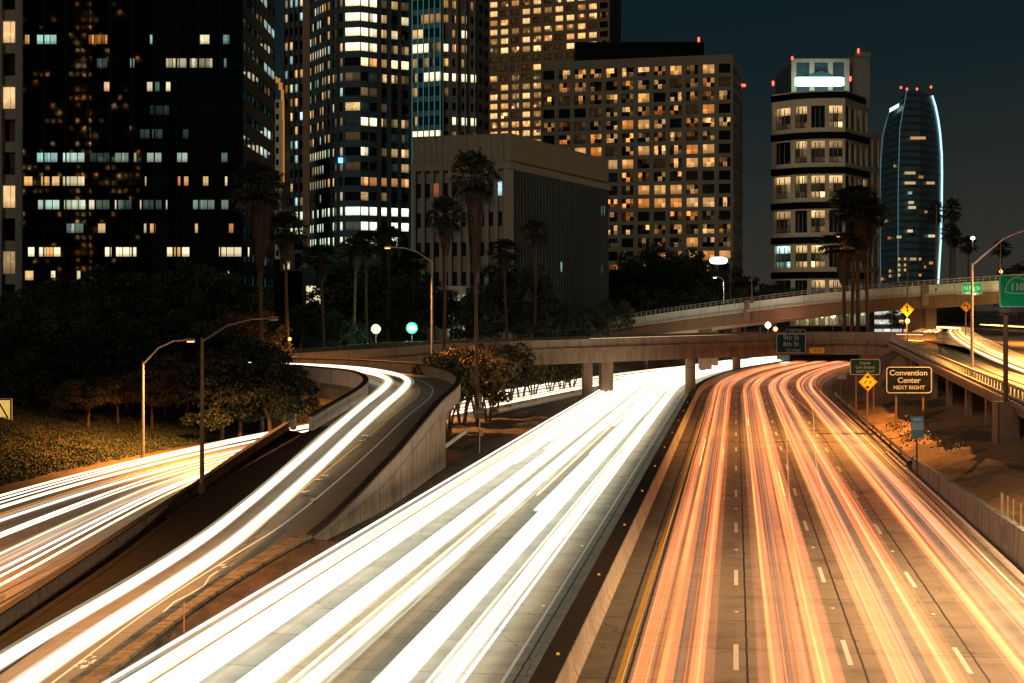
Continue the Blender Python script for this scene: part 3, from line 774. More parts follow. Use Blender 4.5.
# ramp
RC = catmull([(-14.8, 20, .3), (-14.5, 30, .3), (-14.1, 45, .33), (-13.4, 57, .36), (-12.95, 66, .45), (-12.6, 75, .75), (-11.8, 85, 1.6), (-10.7, 96, 2.85), (-9.7, 106, 3.9),
              (-9.1, 114, 4.5), (-9.2, 121, 4.95), (-11.8, 129, 5.25), (-16, 135.3, 5.4), (-23, 139.8, 5.5), (-35, 143, 5.55), (-65, 146, 5.65), (-120, 149, 5.8)], 6)
for k in range(11):
    side = (-.78, .78)[k % 2]; m = rnd.choices(MH+[MAm], (6, 3, 1, 2))[0]
    trail('headlight_trail', 'white headlight trail running up the curved ramp', RC, side+rnd.gauss(0, .16), rnd.uniform(.55, .8), rnd.choice((.05, .1, .2, .25)) if m is not MAm else .03, .05, m, 'light trail', 'headlight trails on the ramp')
for side in (-.8, .8): trail('glow_veil', 'soft white glow of headlights running up the curved ramp', RC, side, .7, .45, .15, VW, 'light trail', 'soft white glows on the ramp', 8)
# left road
LRp = [p for p in LR]
for k in range(17):
    o = (-3.6, -2.1, .0, 1.5, 3.0, 4.2)[k % 6]+rnd.gauss(0, .25)
    m = rnd.choices(MH+[MAm], (4, 6, 1, 4))[0]
    trail('headlight_trail', 'white headlight trail on the left side road', LRp, (lambda L, o=o: o*(1+(.75 if o > 1 else .0)*(1-smooth((L-30)/60)))), rnd.uniform(.5, .8), rnd.choice((.02, .035, .05, .09)) if m is not MAm else .02, .04, m, 'light trail', 'headlight trails on the left side road')
trail('glow_veil', 'broad soft white glow on the near lane of the left side road', LRp, (lambda L: 3.2*(1+.75*(1-smooth((L-30)/60)))), .65, .9, .12, VW, 'light trail', None, 8)
trail('glow_veil', 'broad soft white glow in the middle of the left side road', LRp, .2, .65, .35, .12, VW, 'light trail', None, 8)
# connector at right: curls round and back to the overpass
CR = catmull([(38, 70, 4.3), (39.5, 88, 4.7), (41.6, 108, 5.3), (46.5, 140, 6.3), (54, 175, 7.2), (68, 226, 7.3), (79, 265, 7.35), (74, 272, 7.4), (66, 240, 7.4), (55, 205, 7.35), (47, 180, 7.2)], 7)
CR = CR[:-9]
for k in range(9):
    side = (-.75, .75)[k % 2]; m = rnd.choices([MH[1], MAm, MY, MT[1]], (3, 4, 5, 3))[0]
    trail('headlight_trail', 'warm white headlight trail looping over the right connector', CR, side+rnd.gauss(0, .5)-1.0, rnd.uniform(.55, .8), rnd.choice((.03, .05, .09)), .05, m, 'light trail', 'headlight trails on the right connector')
VC = veil_mat('golden_light_veil', (1, .52, .16), .9, 5., .25, .7)
for side in (-1.7, .3): trail('glow_veil', 'soft golden glow of headlights looping over the right connector', CR, side, .7, .8, .14, VC, 'light trail', 'soft golden glows on the right connector', 8)
for k in range(4):
    o = rnd.uniform(-2, 2)
    pth = [Vector((X(px, D)+0, D, 7.2)) for px, D in ((985, 330), (1010, 300), (1040, 275), (1080, 255))]
    trail('headlight_trail', 'distant yellow light trail crossing the plaza behind the green sign', catmull(pth, 4), o, .7, .1, .08, MY, 'light trail', 'distant trails behind the green sign')
for k, (px0, px1) in enumerate(((600, 1100), (640, 1090), (560, 900))):
    pp = offset_path(b2p, -3-2.2*k, -1.3)
    pp = [p for p in pp if px0 < p.x/p.y*F+CX < px1]
    trail('tail_light_trail', ('thin red tail light trail along the near lane of the higher bridge', 'thin warm trail along the middle lane of the higher bridge', 'short red trail at the low end of the higher bridge')[k], pp, 0, 1.0, .07, .06, (MT[3], MH[1], MT[1])[k])
pp = [p for p in offset_path(b1p[:-4], -4., -1.05) if p.x/p.y*F+CX > 600]
for k, (o, m) in enumerate(((0, MT[3]), (-3, MH[1]))):
    trail('tail_light_trail', ('thin red light trail along the near lane of the flat overpass', 'warm headlight trail along the far lane of the flat overpass')[k], pp, o, .8, .06, .05, m)

# ------------------------------------------------------------------ buildings
MWIN = window_mat('office_window', 1.0, 3, 2)
MWIN2 = window_mat('strip_window', 1.0, 2, 1, rough=.12)
MWINT = window_mat('tall_window', 1.0, 3, 1, rough=.12)
MGLASS = window_mat('mirror_glass', 1.0, 3, 1, rough=.03, base=(.004, .005, .007), mull=True)
w_ = (1, .50, .16); wy = (1, .64, .27); ww = (1, .84, .52); gw = (.72, 1, .78); cy = (.55, .95, .85); og = (1, .36, .08)
class Bld:
    def __init__(s, name, label, cat='building'):
        s.t = thing(name, label, cat); s.wall = MB(); s.wins = []
    def pane(s, a, b, c, d, col=None, alpha=0.):      # a,b bottom left/right; c,d top right/left
        s.wins.append((a, b, c, d, col or (0, 0, 0), alpha))
    def facade(s, A, B, ztop, fh, nr, nc, u, v, rec, lit, skip=None):
        """wall from A to B (x,y) with nc x nr openings; u, v = opening extent as fractions of the cell"""
        A = Vector((A[0], A[1], 0)); B = Vector((B[0], B[1], 0)); d = B-A; L = d.length; d.normalize(); n = Vector((d.y, -d.x, 0)); cw = L/nc
        for r in range(nr):
            z1 = ztop-r*fh; z0 = z1-fh
            for c in range(nc):
                x0, x1 = c*cw, (c+1)*cw; a0, a1 = x0+u[0]*cw, x0+u[1]*cw; b0, b1 = z0+v[0]*fh, z0+v[1]*fh
                def q(x, z, k=0): return A+d*x+Vector((0, 0, z))-n*k
                if skip and skip(r, c):
                    s.wall.quad(q(x0, z0), q(x1, z0), q(x1, z1), q(x0, z1)); continue
                if a0 > x0: s.wall.quad(q(x0, z0), q(a0, z0), q(a0, z1), q(x0, z1))
                if a1 < x1: s.wall.quad(q(a1, z0), q(x1, z0), q(x1, z1), q(a1, z1))
                s.wall.quad(q(a0, z0), q(a1, z0), q(a1, b0), q(a0, b0)); s.wall.quad(q(a0, b1), q(a1, b1), q(a1, z1), q(a0, z1))
                s.wall.quad(q(a0, b0), q(a1, b0), q(a1, b0, rec), q(a0, b0, rec)); s.wall.quad(q(a0, b1, rec), q(a1, b1, rec), q(a1, b1), q(a0, b1))
                if a0 > x0: s.wall.quad(q(a0, b0), q(a0, b0, rec), q(a0, b1, rec), q(a0, b1)); 
                if a1 < x1: s.wall.quad(q(a1, b0, rec), q(a1, b0), q(a1, b1), q(a1, b1, rec))
                col, al_ = lit(r, c) or (None, 0)
                s.pane(q(a0, b0, rec*.98), q(a1, b0, rec*.98), q(a1, b1, rec*.98), q(a0, b1, rec*.98), col, al_)
    def core(s, pts, z0, z1, mat, name='core', dz=0):
        """closed prism behind the facade (plan points anticlockwise or clockwise), with its roof"""
        mb = MB(); n = len(pts)
        for i in range(n):
            a, b = pts[i], pts[(i+1) % n]; mb.quad((a[0], a[1], z0), (b[0], b[1], z0), (b[0], b[1], z1), (a[0], a[1], z1))
        mb.poly([(p[0], p[1], z1) for p in pts]); mb.build(name, mat, s.t)
    def done(s, wallmat, winmat, cap=100):
        if s.wall.f: s.wall.build('wall', wallmat, s.t)
        def key(w): return -(max(w[4])+.02)*(1 if w[4] != (0, 0, 0) else .01)
        rest = MB()
        for i, (a, b, c, d, col, al_) in enumerate(sorted(s.wins, key=key)):
            k = random.randint(0, 400)*1.0; j = random.randint(0, 400)*1.0
            uv = ((k, j), (k+.999, j), (k+.999, j+.999), (k, j+.999)); cc = (*col, al_)
            if i < cap: mb = MB(); mb.quad(a, b, c, d, uv, cc); mb.build('window', winmat, s.t)
            else: rest.quad(a, b, c, d, uv, cc)
        if rest.f: o = rest.build('window_grid', winmat, s.t); o['kind'] = 'stuff'
        return s.t
def scl(c, k): return tuple(x*k for x in c)
def beacon(par, x, y, z, r=.5):
    r = r*.62
    mb = MB(); mb.tube([(x, y, z-.2), (x, y, z+.3), (x, y, z+1.1), (x, y, z+1.35)], [r*.5, r, r, r*.3], 8); mb.build('beacon', M_red, par)
M_red = emis('red_beacon', (1, .09, .05), 3.5, False)
M_fac_g = concrete('grey_cast_facade', (.20, .19, .15), amt=.25, streak=True)
M_fac_t = concrete('tan_stone_facade', (.30, .19, .115), amt=.25)
M_fac_r = concrete('dark_ribbed_panel', (.085, .115, .125), amt=.2)
M_fac_b = concrete('box_building_concrete', (.24, .22, .17), amt=.25, joint=0)
M_blk = plain('black_cladding', (.003, .003, .004), .5, var=.1); M_blk.node_tree.nodes['Principled BSDF'].inputs['Specular IOR Level'].default_value = .1
M_mirror, t_, b_ = newmat('black_mirror_glass'); b_.inputs['Base Color'].default_value = (.002, .002, .003, 1); b_.inputs['Roughness'].default_value = .02
M_bluegr = concrete('blue_grey_spandrel', (.065, .115, .145), amt=.3)
M_greyp = concrete('grey_granite_panel', (.19, .20, .19), amt=.3)
M_cream = concrete('cream_stone', (.72, .63, .46), amt=.2)
M_teal = plain('teal_mullion', (.05, .32, .33), .35, .3, var=.1)
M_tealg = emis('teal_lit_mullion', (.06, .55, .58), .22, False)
rb = random.Random(77)

# G: grey office block with square windows
G_ = Bld('grid_office_block', 'wide grey office block with square grid windows glowing orange behind the low box building')
GL = ["022122213230", "011111210110", "201121301111", "000021112030", "110223310121", "020112111120", "113301322330", "111133202331", "000002111000",
      "000012333100", "000022333331", "000012001210", "000012221221", "000010111311", "000001011333", "000010102010", "000001010000", "000000000000"]
def litG(r, c):
    k = int(GL[r][c]) if r < len(GL) else 0
    if k == 0: return (scl(w_, .05), .6) if rb.random() < .35 else None
    return (scl(rb.choice((w_, (1, .44, .12), (1, .55, .2), (1, .34, .07))), (.0, .5, .95, .95)[k]), (.0, 1., 1., .45)[k])
a = (X(541, 434), 434); b = (X(733, 420), 420); c_ = (X(742.5, 446), 446); d_ = (X(560, 470), 470)
zt = Z(54, 420)
G_.facade(a, b, Z(61, 420), 13.38*420/F, 18, 12, (.14, .86), (.14, .84), .8, litG)
G_.facade(b, c_, Z(61, 420), 13.38*420/F, 18, 6, (.12, .88), (.14, .84), .8, lambda r, c: (scl(w_, .5), .9) if rb.random() < .12 else None)
for (p, q) in ((a, b), (b, c_)):
    G_.wall.quad((*p, Z(61, 420)), (*q, Z(61, 420)), (*q, zt), (*p, zt))
i_ = lambda p, dx, dy: (p[0]+dx, p[1]+dy)
G_.core([i_(a, 1.2, 1.3), i_(b, -1.2, 1.4), i_(c_, -1.6, -.5), d_], -2, zt-.3, M_blk)
t = G_.done(M_fac_g, MWIN)
mb = MB(); mb.box((X(576, 436), 436, zt-.4), (X(704, 436), 452, Z(42, 436))); mb.build('roof_penthouse', M_blk, t)
beacon(t, X(698.5, 437), 436.5, Z(42, 437), .55)
mb = MB(); mb.box((X(741, 445), 444, Z(87, 445)), (X(742.5, 445)+.8, 444.6, Z(84.5, 445))); mb.build('red_sign_light', M_red, t)
# F: tan gridded tower behind
T_ = Bld('tan_grid_tower', 'tall tan stone tower with a dense grid of brightly lit yellow windows')
TL = ["23322222", ]
def litT(r, c):
    p = rb.random()
    if c >= 10: return (scl(w_, .4), .9) if p < .2 else None
    if r in (9,) or p < .22: return (scl(w_, .05), .5)
    return (scl(rb.choice((w_, wy, (1, .58, .22), w_)), rb.choice((.5, 1., 1.3, 1.6))), rb.choice((.1, .4, .9)))
D0 = 620; a = (X(488, 640), 640); b = (X(609.6, D0), D0); c_ = (X(621, 655), 655)
fhT = 9.56*D0/F; nT = 22; zt = Z(-.5, D0)+fhT*4
T_.facade(a, b, zt, fhT, nT, 11, (.14, .86), (.12, .74), .9, litT)
T_.facade(b, c_, zt, fhT, nT, 9, (.2, .8), (.12, .74), .9, lambda r, c: None)
T_.core([i_(a, 1.5, 1.5), i_(b, -1.5, 1.5), i_(c_, -2, -1), (X(500, 680), 680)], -2, zt, M_blk)
T_.done(M_fac_t, MWIN)
# B: black glass tower, lit strips placed where the photo has them
K_ = Bld('black_glass_tower', 'huge black glass office tower at left with scattered pale lit window strips')
D0 = 250.; xl_, xr_ = X(22, D0), X(243, D0); fl = 23.6*D0/F; n0 = 16
SP = {0: [(25, 30, w_, .8, .5), (37, 57, cy, .9, .3), (88, 108, og, .8, .9), (150, 153, cy, .7, 0), (200, 210, ww, .8, .3), (223, 230, cy, .25, .5)],
      1: [(97, 108, cy, .12, .5), (130, 135, cy, .3, 0), (166, 187, ww, .8, .6), (190, 213, ww, .7, .8), (224, 227, cy, .2, 0)],
      2: [(104, 110, wy, .9, .1), (147, 153, ww, 1., 0), (154, 160, cy, .2, .3), (166, 171, ww, 1.1, 0)],
      3: [(150, 170, cy, .05, .6)], 4: [(140, 150, cy, .06, .5), (152, 163, cy, .07, .4), (183, 189, cy, .05, 0)],
      5: [(37, 58, cy, .75, .3), (63, 85, (.7, 1, .85), .85, .2), (90, 110, cy, .06, .5), (115, 129, gw, .3, .4), (134, 137, gw, .4, 0), (147, 162, gw, .55, .2), (176, 188, gw, .55, .1), (220, 228, cy, .15, 0)],
      6: [(24, 33, w_, 1.1, .1), (41, 50, w_, .9, .3), (52, 60, wy, 1., 0), (63, 85, ww, .95, .3), (145, 147, ww, .7, 0), (178, 181, og, .8, 0), (184, 189, w_, .9, 0), (203, 209, wy, .9, 0), (225, 228, ww, .8, 0)],
      7: [(38, 60, gw, .85, .3), (64, 86, (.85, 1, .7), .9, .3), (89, 95, ww, .9, 0), (96, 110, gw, .2, .6), (115, 117, ww, .9, 0), (118, 133, gw, .15, .8), (140, 142, ww, .8, 0), (143, 162, gw, .08, .4), (166, 168, ww, .8, 0), (193, 215, gw, .3, .3), (220, 229, gw, .3, .2)],
      8: [(66, 84, gw, .35, .7), (98, 106, wy, .9, .1), (144, 147, ww, .6, 0), (150, 156, w_, .9, 0), (195, 199, wy, .8, 0), (229, 234, og, .8, .1)],
      9: [(28, 35, ww, 1.5, 0), (39, 61, ww, 1.4, .15), (105, 112, ww, 1.4, 0), (116, 137, ww, 1.4, .15), (167, 173, ww, 1.3, 0), (174, 181, w_, 1., 0), (182, 190, ww, 1.3, 0), (219, 242, ww, 1.3, .15), (248, 250, ww, 1.2, 0)],
      10: [(25, 34, wy, 1., .2), (51, 56, ww, 1.1, 0), (77, 81, ww, 1., .2), (228, 230, ww, 1., 0)]}
mb = MB(); y0 = D0
def zrow(r): return Z(39.5+23.6*r, D0)
mats_b = MB(); mb_sp = MB()
for r in range(-2, 12):
    zc = zrow(r); wh = 4.6*D0/F
    lits = sorted(SP.get(r, [])); x = 22.
    # spandrel band above this window row, glass strips between lit panes
    mb_sp.box((xl_, y0-.12, zc+wh), (xr_, y0+.3, zc-wh+fl-.0))
    for (p0, p1, col, k, al_) in lits+[(243, 243, None, 0, 0)]:
        if p0 > x+.3:
            n = max(1, round((p0-x)/7.3))
            for q in range(n): 
                u0, u1 = x+(p0-x)*q/n, x+(p0-x)*(q+1)/n; K_.pane((X(u0, D0), y0, zc-wh), (X(u1, D0)-.05, y0, zc-wh), (X(u1, D0)-.05, y0, zc+wh), (X(u0, D0), y0, zc+wh))
        if col is None: break
        n = max(1, round((p1-p0)/7.3))
        for q in range(n):
            u0, u1 = p0+(p1-p0)*q/n, p0+(p1-p0)*(q+1)/n
            cc = scl(col, k*rb.uniform(.75, 1.1)) if not (r == 9 and q == 1 and n == 3 and p0 < 60) else (1, .5, .12)
            K_.pane((X(u0, D0), y0, zc-wh), (X(u1, D0)-.12, y0, zc-wh), (X(u1, D0)-.12, y0, zc+wh), (X(u0, D0), y0, zc+wh), cc, al_*.8)
        x = p1
mb_sp.build('spandrel_bands', M_mirror if 'M_mirror' in globals() else M_blk, K_.t)
mb = MB()
for q in range(11):
    u = 22+q*22.1; mb.box((X(u, D0)-.12, y0-.22, -1), (X(u, D0)+.12, y0-.123, zrow(-2)+9))
mb.build('mullions', M_blk, K_.t)
c1, c2 = (xr_, y0), (X(275, 285), 285)
SR = {-1: 0}
def litBR(r, c):
    sel = {(1, 3), (1, 4), (1, 5), (2, 5), (2, 6), (2, 7), (4, 5), (4, 6), (4, 7), (7, 5), (7, 6), (8, 4), (8, 5)}
    return (scl((.7, 1, .9), .55), .3) if (r, c) in sel else ((scl(w_, .12), .6) if rb.random() < .04 else None)
K_.facade(c1, c2, zrow(-2)+9, fl, 15, 8, (.06, .94), (.3, .7), .12, litBR)
K_.core([(xl_, y0+.35), (xr_-.3, y0+.35), (c2[0]-.4, c2[1]+.2), (X(40, 285), 285)], -2, zrow(-2)+9, M_blk)
K_.done(M_blk, MGLASS)
# A: pier building at the left frame edge
A_ = Bld('banded_corner_building', 'pale concrete corner building cut by the left edge of the picture with large amber windows')
D0 = 180.; fl = 33.*D0/F
def litA(r, c):
    k = {1: 1, 3: 1, 6: 1, 8: .35}.get(r, 0)
    return (scl((1, .62, .28), 1.1*k), .15) if k else None
a, b = (X(-45, D0), D0), (X(19, D0), D0)
A_.facade(a, b, Z(-20, D0)+fl*.0, fl, 11, 3, (.03, .93), (.1, .78), .9, litA)
A_.core([i_(a, .5, 1.2), i_(b, -.5, 1.2), (X(17, 205), 205), (a[0], 205)], -2, Z(-20, D0), M_blk)
t = A_.done(M_fac_b, MWIN)
mb = MB()
for px in (18.0, 21.2, 1.6): mb.box((X(px, D0)-.18, D0-.5, -1), (X(px, D0)+.18, D0+.1, Z(-20, D0)))
mb.build('pier_fins', M_greyp, t)
mb = MB(); mb.quad((b[0]+.1, D0, -1), (X(20.5, 205), 205, -1), (X(20.5, 205), 205, Z(-20, D0)), (b[0]+.1, D0, Z(-20, D0))); mb.build('side_wall', M_fac_b, t)
# C: cream sliver with golden arch
C_ = Bld('cream_arched_building', 'slim cream building with a golden lit arch squeezed between the black and the rounded towers')
D0 = 385.; fl = 11.4*D0/F
C_.facade((X(272, D0), D0), (X(282, D0), D0), Z(99.5, D0), fl, 14, 1, (.38, .68), (.25, .75), .5, lambda r, c: None)
C_.core([(X(272, D0)+.2, D0+.8), (X(282, D0)-.2, D0+.8), (X(282, D0), 400), (X(272, D0), 400)], -2, Z(99.5, D0)-.2, M_blk)
t = C_.done(M_cream, MWIN)
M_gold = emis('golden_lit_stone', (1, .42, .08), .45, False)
mb = MB(); arc = [(272.5, 77), (276, 78.5), (279, 83), (281.3, 90), (282.6, 100), (283, 120), (283.2, 190)]
for (x0, y0_), (x1, y1_) in zip(arc, arc[1:]):
    w0 = 9 if y0_ < 99 else 2.0; w1 = 9 if y1_ < 99 else 2.0
    mb.box((min(X(x0, D0), X(x1, D0))-.0, D0-.6, Z(y1_, D0)), (X(x1, D0)+.35, D0-.1, Z(y0_, D0)+.02))
mb.build('golden_arch', M_gold, t)
# D: rounded tower
D_ = Bld('rounded_tower', 'rounded dark tower with horizontal window bands and bright rooms on its curved corner')
pl = [(284, 423), (309, 418), (326, 406), (343, 400), (360.5, 399), (378, 402), (411, 407)]
pw = [(X(p, D), D) for p, D in pl]; D0 = 400.; fl = 14.93*D0/F; zt = Z(-5-15, D0)
LD = ["444121", "444121", "443203", "443230", "443111", "042244", "100111", "011000", "200100", "044111", "100000", "030122", "100002", "022222", "010100", "444444", "144044", "333040", "020000", "000000", "0"*6]
colD = {1: (wy, .6, .9), 2: (wy, 1.1, .6), 3: (ww, 1.5, .5), 4: (ww, 2.0, .1)}
def litD(r, c, six=None):
    if six is not None and r < len(LD):
        k = int(LD[r][six])
        if k:
            col, s_, al_ = colD[k]
            if r in (5, 13): col = (1, .45, .15) if k < 4 else (1, .72, .38)
            if r >= 15: col = (.9, 1, .72)
            return (scl(col, s_), al_)
        return (scl(cy, .03), .5) if rb.random() < .3 else None
    p = rb.random()
    if r in (15, 16, 17): return (scl((.85, 1, .68), 1.5), .2) if p < .85 else None
    if r >= 18: return None
    return (scl(rb.choice((ww, w_, cy, wy)), rb.choice((.4, .9, 1.5))), .4) if p < .5 else None
segs = [(0, 1, 5, None), (1, 2, 7, None), (2, 3, 4, None)]
for i, j, nc, _ in segs:
    def L3(r, c, i=i):
        if i == 1 and r in (4, 11, 13): return (scl(ww, 1.1 if r != 13 else .6), .25)
        return litD(r, c)
    D_.facade(pw[i], pw[j], zt, fl, 23, nc, (.12, .88), (.24, .80), .35, L3)
D_.facade(pw[3], pw[4], zt, fl, 23, 1, (.1, .97), (.24, .80), .35, lambda r, c: litD(r, c, 0))
D_.facade(pw[4], pw[5], zt, fl, 23, 2, (.06, .92), (.24, .80), .35, lambda r, c: litD(r, c, 1+c))
D_.facade(pw[5], pw[6], zt, fl, 23, 3, (.13, .82), (.24, .80), .35, lambda r, c: litD(r, c, 3+c))
D_.core([(p[0], p[1]+1.0) for p in pw]+[(X(405, 440), 440), (X(290, 440), 440)], -2, zt, M_blk)
t = D_.done(M_bluegr, MWIN2)
mb = MB()
for p, D in [(284, 423), (289, 422), (294, 421), (299, 420), (304, 419), (327, 405.5), (332, 404), (337.5, 402), (380.5, 402), (390.5, 403.3), (400.5, 404.8), (411, 406.5)]:
    mb.box((X(p, D)-.28, D-.75, -2), (X(p, D)+.28, D+.1, zt))
mb.build('vertical_fins', M_dsteel, t)
mb = MB(); mb.box((X(305, 417)-.6, 416.6, -2), (X(309, 417)+.3, 418.4, zt)); mb.build('stone_pier', M_fac_t, t)
mb = MB(); mb.box((X(339, 401), 399.2, Z(163, 400)), (X(343, 400), 399.6, Z(158, 400))); mb.build('blue_sign', emis('blue_sign_light', (.15, .5, 1), 3, False), t)
# E: teal mullioned strip + grey panel tower
E_ = Bld('teal_mullion_tower', 'grey panelled tower with bright teal vertical mullions on its left strip')
pe = [(411.5, 404), (441, 400), (478, 404), (489, 414)]; qw = [(X(p, D), D) for p, D in pe]; fl = 14.62*D0/F; zt = Z(-4.3-14.62, D0)
LT = ["00000", "01222", "33100", "44411", "20111", "11444", "11100", "00000", "10000", "44444", "44444"]
LGr = ["2111", "2120", "1140", "4221", "2111", "4444", "1000", "0000", "0444", "0111", "0000"]
cE = {1: (w_, .45, 1.), 2: (w_, .9, .6), 3: (wy, 1.1, .3), 4: (ww, 1.9, .15)}
def lE(M_, r, c):
    k = int(M_[r][c]) if r < len(M_) and c < len(M_[r]) else 0
    return (scl(cE[k][0], cE[k][1]), cE[k][2]) if k else None
E_.facade(qw[0], qw[1], zt, fl, 24, 5, (.04, .96), (.2, .82), .3, lambda r, c: lE(LT, r-1, c) if r else None)
E_.facade(qw[1], qw[2], zt, fl, 24, 4, (.22, .82), (.2, .74), .4, lambda r, c: lE(LGr, r-1, c) if r else None)
E_.facade(qw[2], qw[3], zt, fl, 24, 2, (.2, .8), (.2, .74), .4, lambda r, c: (scl(ww, 1.2), .2) if r in (6, 9) and c == 0 else None)
E_.core([(p[0], p[1]+1.0) for p in qw]+[(X(480, 440), 440), (X(415, 440), 440)], -2, zt, M_blk)
t = E_.done(M_greyp, MWIN2)
for k in range(6):
    x0 = qw[0][0]+(qw[1][0]-qw[0][0])*(k+.15)/5.3; y_ = qw[0][1]+(qw[1][1]-qw[0][1])*k/5-.35
    mb = MB(); mb.box((x0-.13, y_-.3, -2), (x0+.13, y_, zt)); mb.build('teal_mullion', M_tealg, t)
mb = MB()
for p, D in ((443, 400), (456.7, 401), (465.3, 402), (474.5, 403)): mb.box((X(p, D)-.22, D-.5, -2), (X(p, D)+.22, D+.2, zt))
mb.build('stone_ribs', M_greyp, t)
# H: low concrete box building
H_ = Bld('low_concrete_box_building', 'windowless topped concrete box building with dark vertical fins in front of the towers')
D0 = 260.; zt = Z(133, D0)
hl, hc, hr = (X(413, 266), 266), (X(510, D0), D0), (X(608, 307), 307)
zb1, zb2 = Z(162, D0), Z(168.5, D0)
def strip(mb, p, q, z0, z1, out=0., th=.4):
    d = Vector((q[0]-p[0], q[1]-p[1], 0)).normalized(); n = Vector((d.y, -d.x, 0))
    P0, P1 = Vector((*p, 0))+n*out-d*out, Vector((*q, 0))+n*out+d*out
    a0, a1 = P0-n*th, P1-n*th
    def zz(v, z): return Vector((v.x, v.y, z))
    mb.quad(zz(P0, z0), zz(P1, z0), zz(P1, z1), zz(P0, z1)); mb.quad(zz(P0, z1), zz(P1, z1), zz(a1, z1), zz(a0, z1)); mb.quad(zz(a0, z0), zz(a1, z0), zz(P1, z0), zz(P0, z0))
    mb.quad(zz(a0, z0), zz(P0, z0), zz(P0, z1), zz(a0, z1)); mb.quad(zz(P1, z0), zz(a1, z0), zz(a1, z1), zz(P1, z1))
mb = MB()
for p, q in ((hl, hc), (hc, hr)):
    n = 16 if p is hl else 30
    for k in range(n):
        a = (p[0]+(q[0]-p[0])*(k+.03)/n, p[1]+(q[1]-p[1])*(k+.03)/n); b = (p[0]+(q[0]-p[0])*(k+.97)/n, p[1]+(q[1]-p[1])*(k+.97)/n)
        strip(mb, a, b, zb1, zt, .1)
mb.build('attic_panels', M_fac_b, H_.t)
mb = MB(); [strip(mb, p, q, zb1+.05, zt-.06, .0, 1.) for p, q in ((hl, hc), (hc, hr))]; mb.build('attic_backing', M_fac_r, H_.t)
mb = MB(); [strip(mb, p, q, zb2, zb1-.003, .45, 1.5) for p, q in ((hl, hc), (hc, hr))]; mb.build('cornice', M_fac_b, H_.t)
mb = MB()
for k in range(11):
    x = hl[0]+(hc[0]-hl[0])*(k)/10.6; y = hl[1]+(hc[1]-hl[1])*k/10.6; mb.box((x-.12, y-.5, -1), (x+.5, y+.4, zb2-.003))
mb.box((hc[0]-1.0, hc[1]-.1, -1), (hc[0]+.6, hc[1]+1.2, zb2-.003)); mb.build('front_piers', M_fac_b, H_.t)
mb = MB(); n = 34
for k in range(n):
    x = hc[0]+(hr[0]-hc[0])*(k+.9)/n; y = hc[1]+(hr[1]-hc[1])*(k+.9)/n
    M = Matrix.Translation((x, y, 0)) @ Matrix.Rotation(math.atan2(hr[1]-hc[1], hr[0]-hc[0]), 4, 'Z'); mb.box((-.14, -.1, -1), (.14, .75, zb2-.003), M)
mb.build('ribbed_fins', M_fac_r, H_.t)
H_.core([(hl[0], hl[1]+1.2), (hc[0]-.1, hc[1]+1.3), (hr[0]-1.2, hr[1]), (hl[0]+2, 320)], -2, zt-.25, M_fac_r)
mb = MB(); mb.quad((hl[0], hl[1]+.36, -1), (hc[0]-.6, hc[1]+.36, -1), (hc[0]-.6, hc[1]+.36, zb2), (hl[0], hl[1]+.36, zb2)); mb.build('infill_panel', M_fac_b, H_.t)
for k in range(10):
    for r in range(5):
        x0 = hl[0]+(hc[0]-hl[0])*(k+.3)/10.6; x1 = hl[0]+(hc[0]-hl[0])*(k+.85)/10.6; y = hl[1]+(hc[1]-hl[1])*(k+.5)/10.6+.02
        z1 = zb2-2.0-r*5.2; lit = {(2, 0): (1, .3, .1), (9, 0): (.6, .9, 1)}.get((k, r)); 
        H_.pane((x0, y, z1-2.6), (x1, y, z1-2.6), (x1, y, z1-.2), (x0, y, z1-.2), scl(lit, .7) if lit else (0, 0, 0), .6)
dH = Vector((hr[0]-hc[0], hr[1]-hc[1], 0)); 
for (px, y0_, y1_, k) in ((540, 284, 292, .8), (545, 284, 292, .8), (549, 285, 292, .7), (554, 285, 292, .8), (562, 262, 272, .5), (603, 206, 216, .5), (605.5, 206, 216, .5), (603, 265, 275, .2)):
    t_h = None
    # intersect the pixel column with the right face
    m = (px-CX)/F; tt = (m*hc[1]-hc[0])/(dH.x-m*dH.y); p = Vector((*hc, 0))+dH*tt; u = dH.normalized()*.45; o = Vector((u.y, -u.x, 0)).normalized()*.03
    p = p-Vector((u.y, -u.x, 0)).normalized()*.12
    zb, zc = Z(y1_, p.y), Z(y0_, p.y); H_.pane(p-u+Vector((0, 0, zb)), p+u+Vector((0, 0, zb)), p+u+Vector((0, 0, zc)), p-u+Vector((0, 0, zc)), scl(cy, k), .2)
t = H_.done(M_fac_b, MWIN2)
mb = MB(); mb.tube([P(516, 137, 285), P(516.2, 52, 285)], .10, 6)
for k in range(12):
    z0, z1 = Z(133-k*5.6, 285), Z(127.5-k*5.6, 285); x = X(516, 285); s_ = 1 if k % 2 else -1; wd = 1.3*(1-k/13)
    mb.tube([(x-s_*wd, 285, z0), (x+s_*wd, 285, z1)], .05, 4)
mb.tube([(X(516, 285)-1.4, 285, Z(133, 285)), (X(516, 285), 285, Z(62, 285))], .06, 5); mb.tube([(X(516, 285)+1.4, 285, Z(133, 285)), (X(516, 285), 285, Z(62, 285))], .06, 5)
mb.box((X(514, 285), 284.6, Z(76, 285)), (X(518.5, 285), 285.4, Z(72.5, 285)))
tag(mb.build('antenna_mast', M_pole), 'thin pale lattice mast standing on the low box building roof', 'antenna mast')
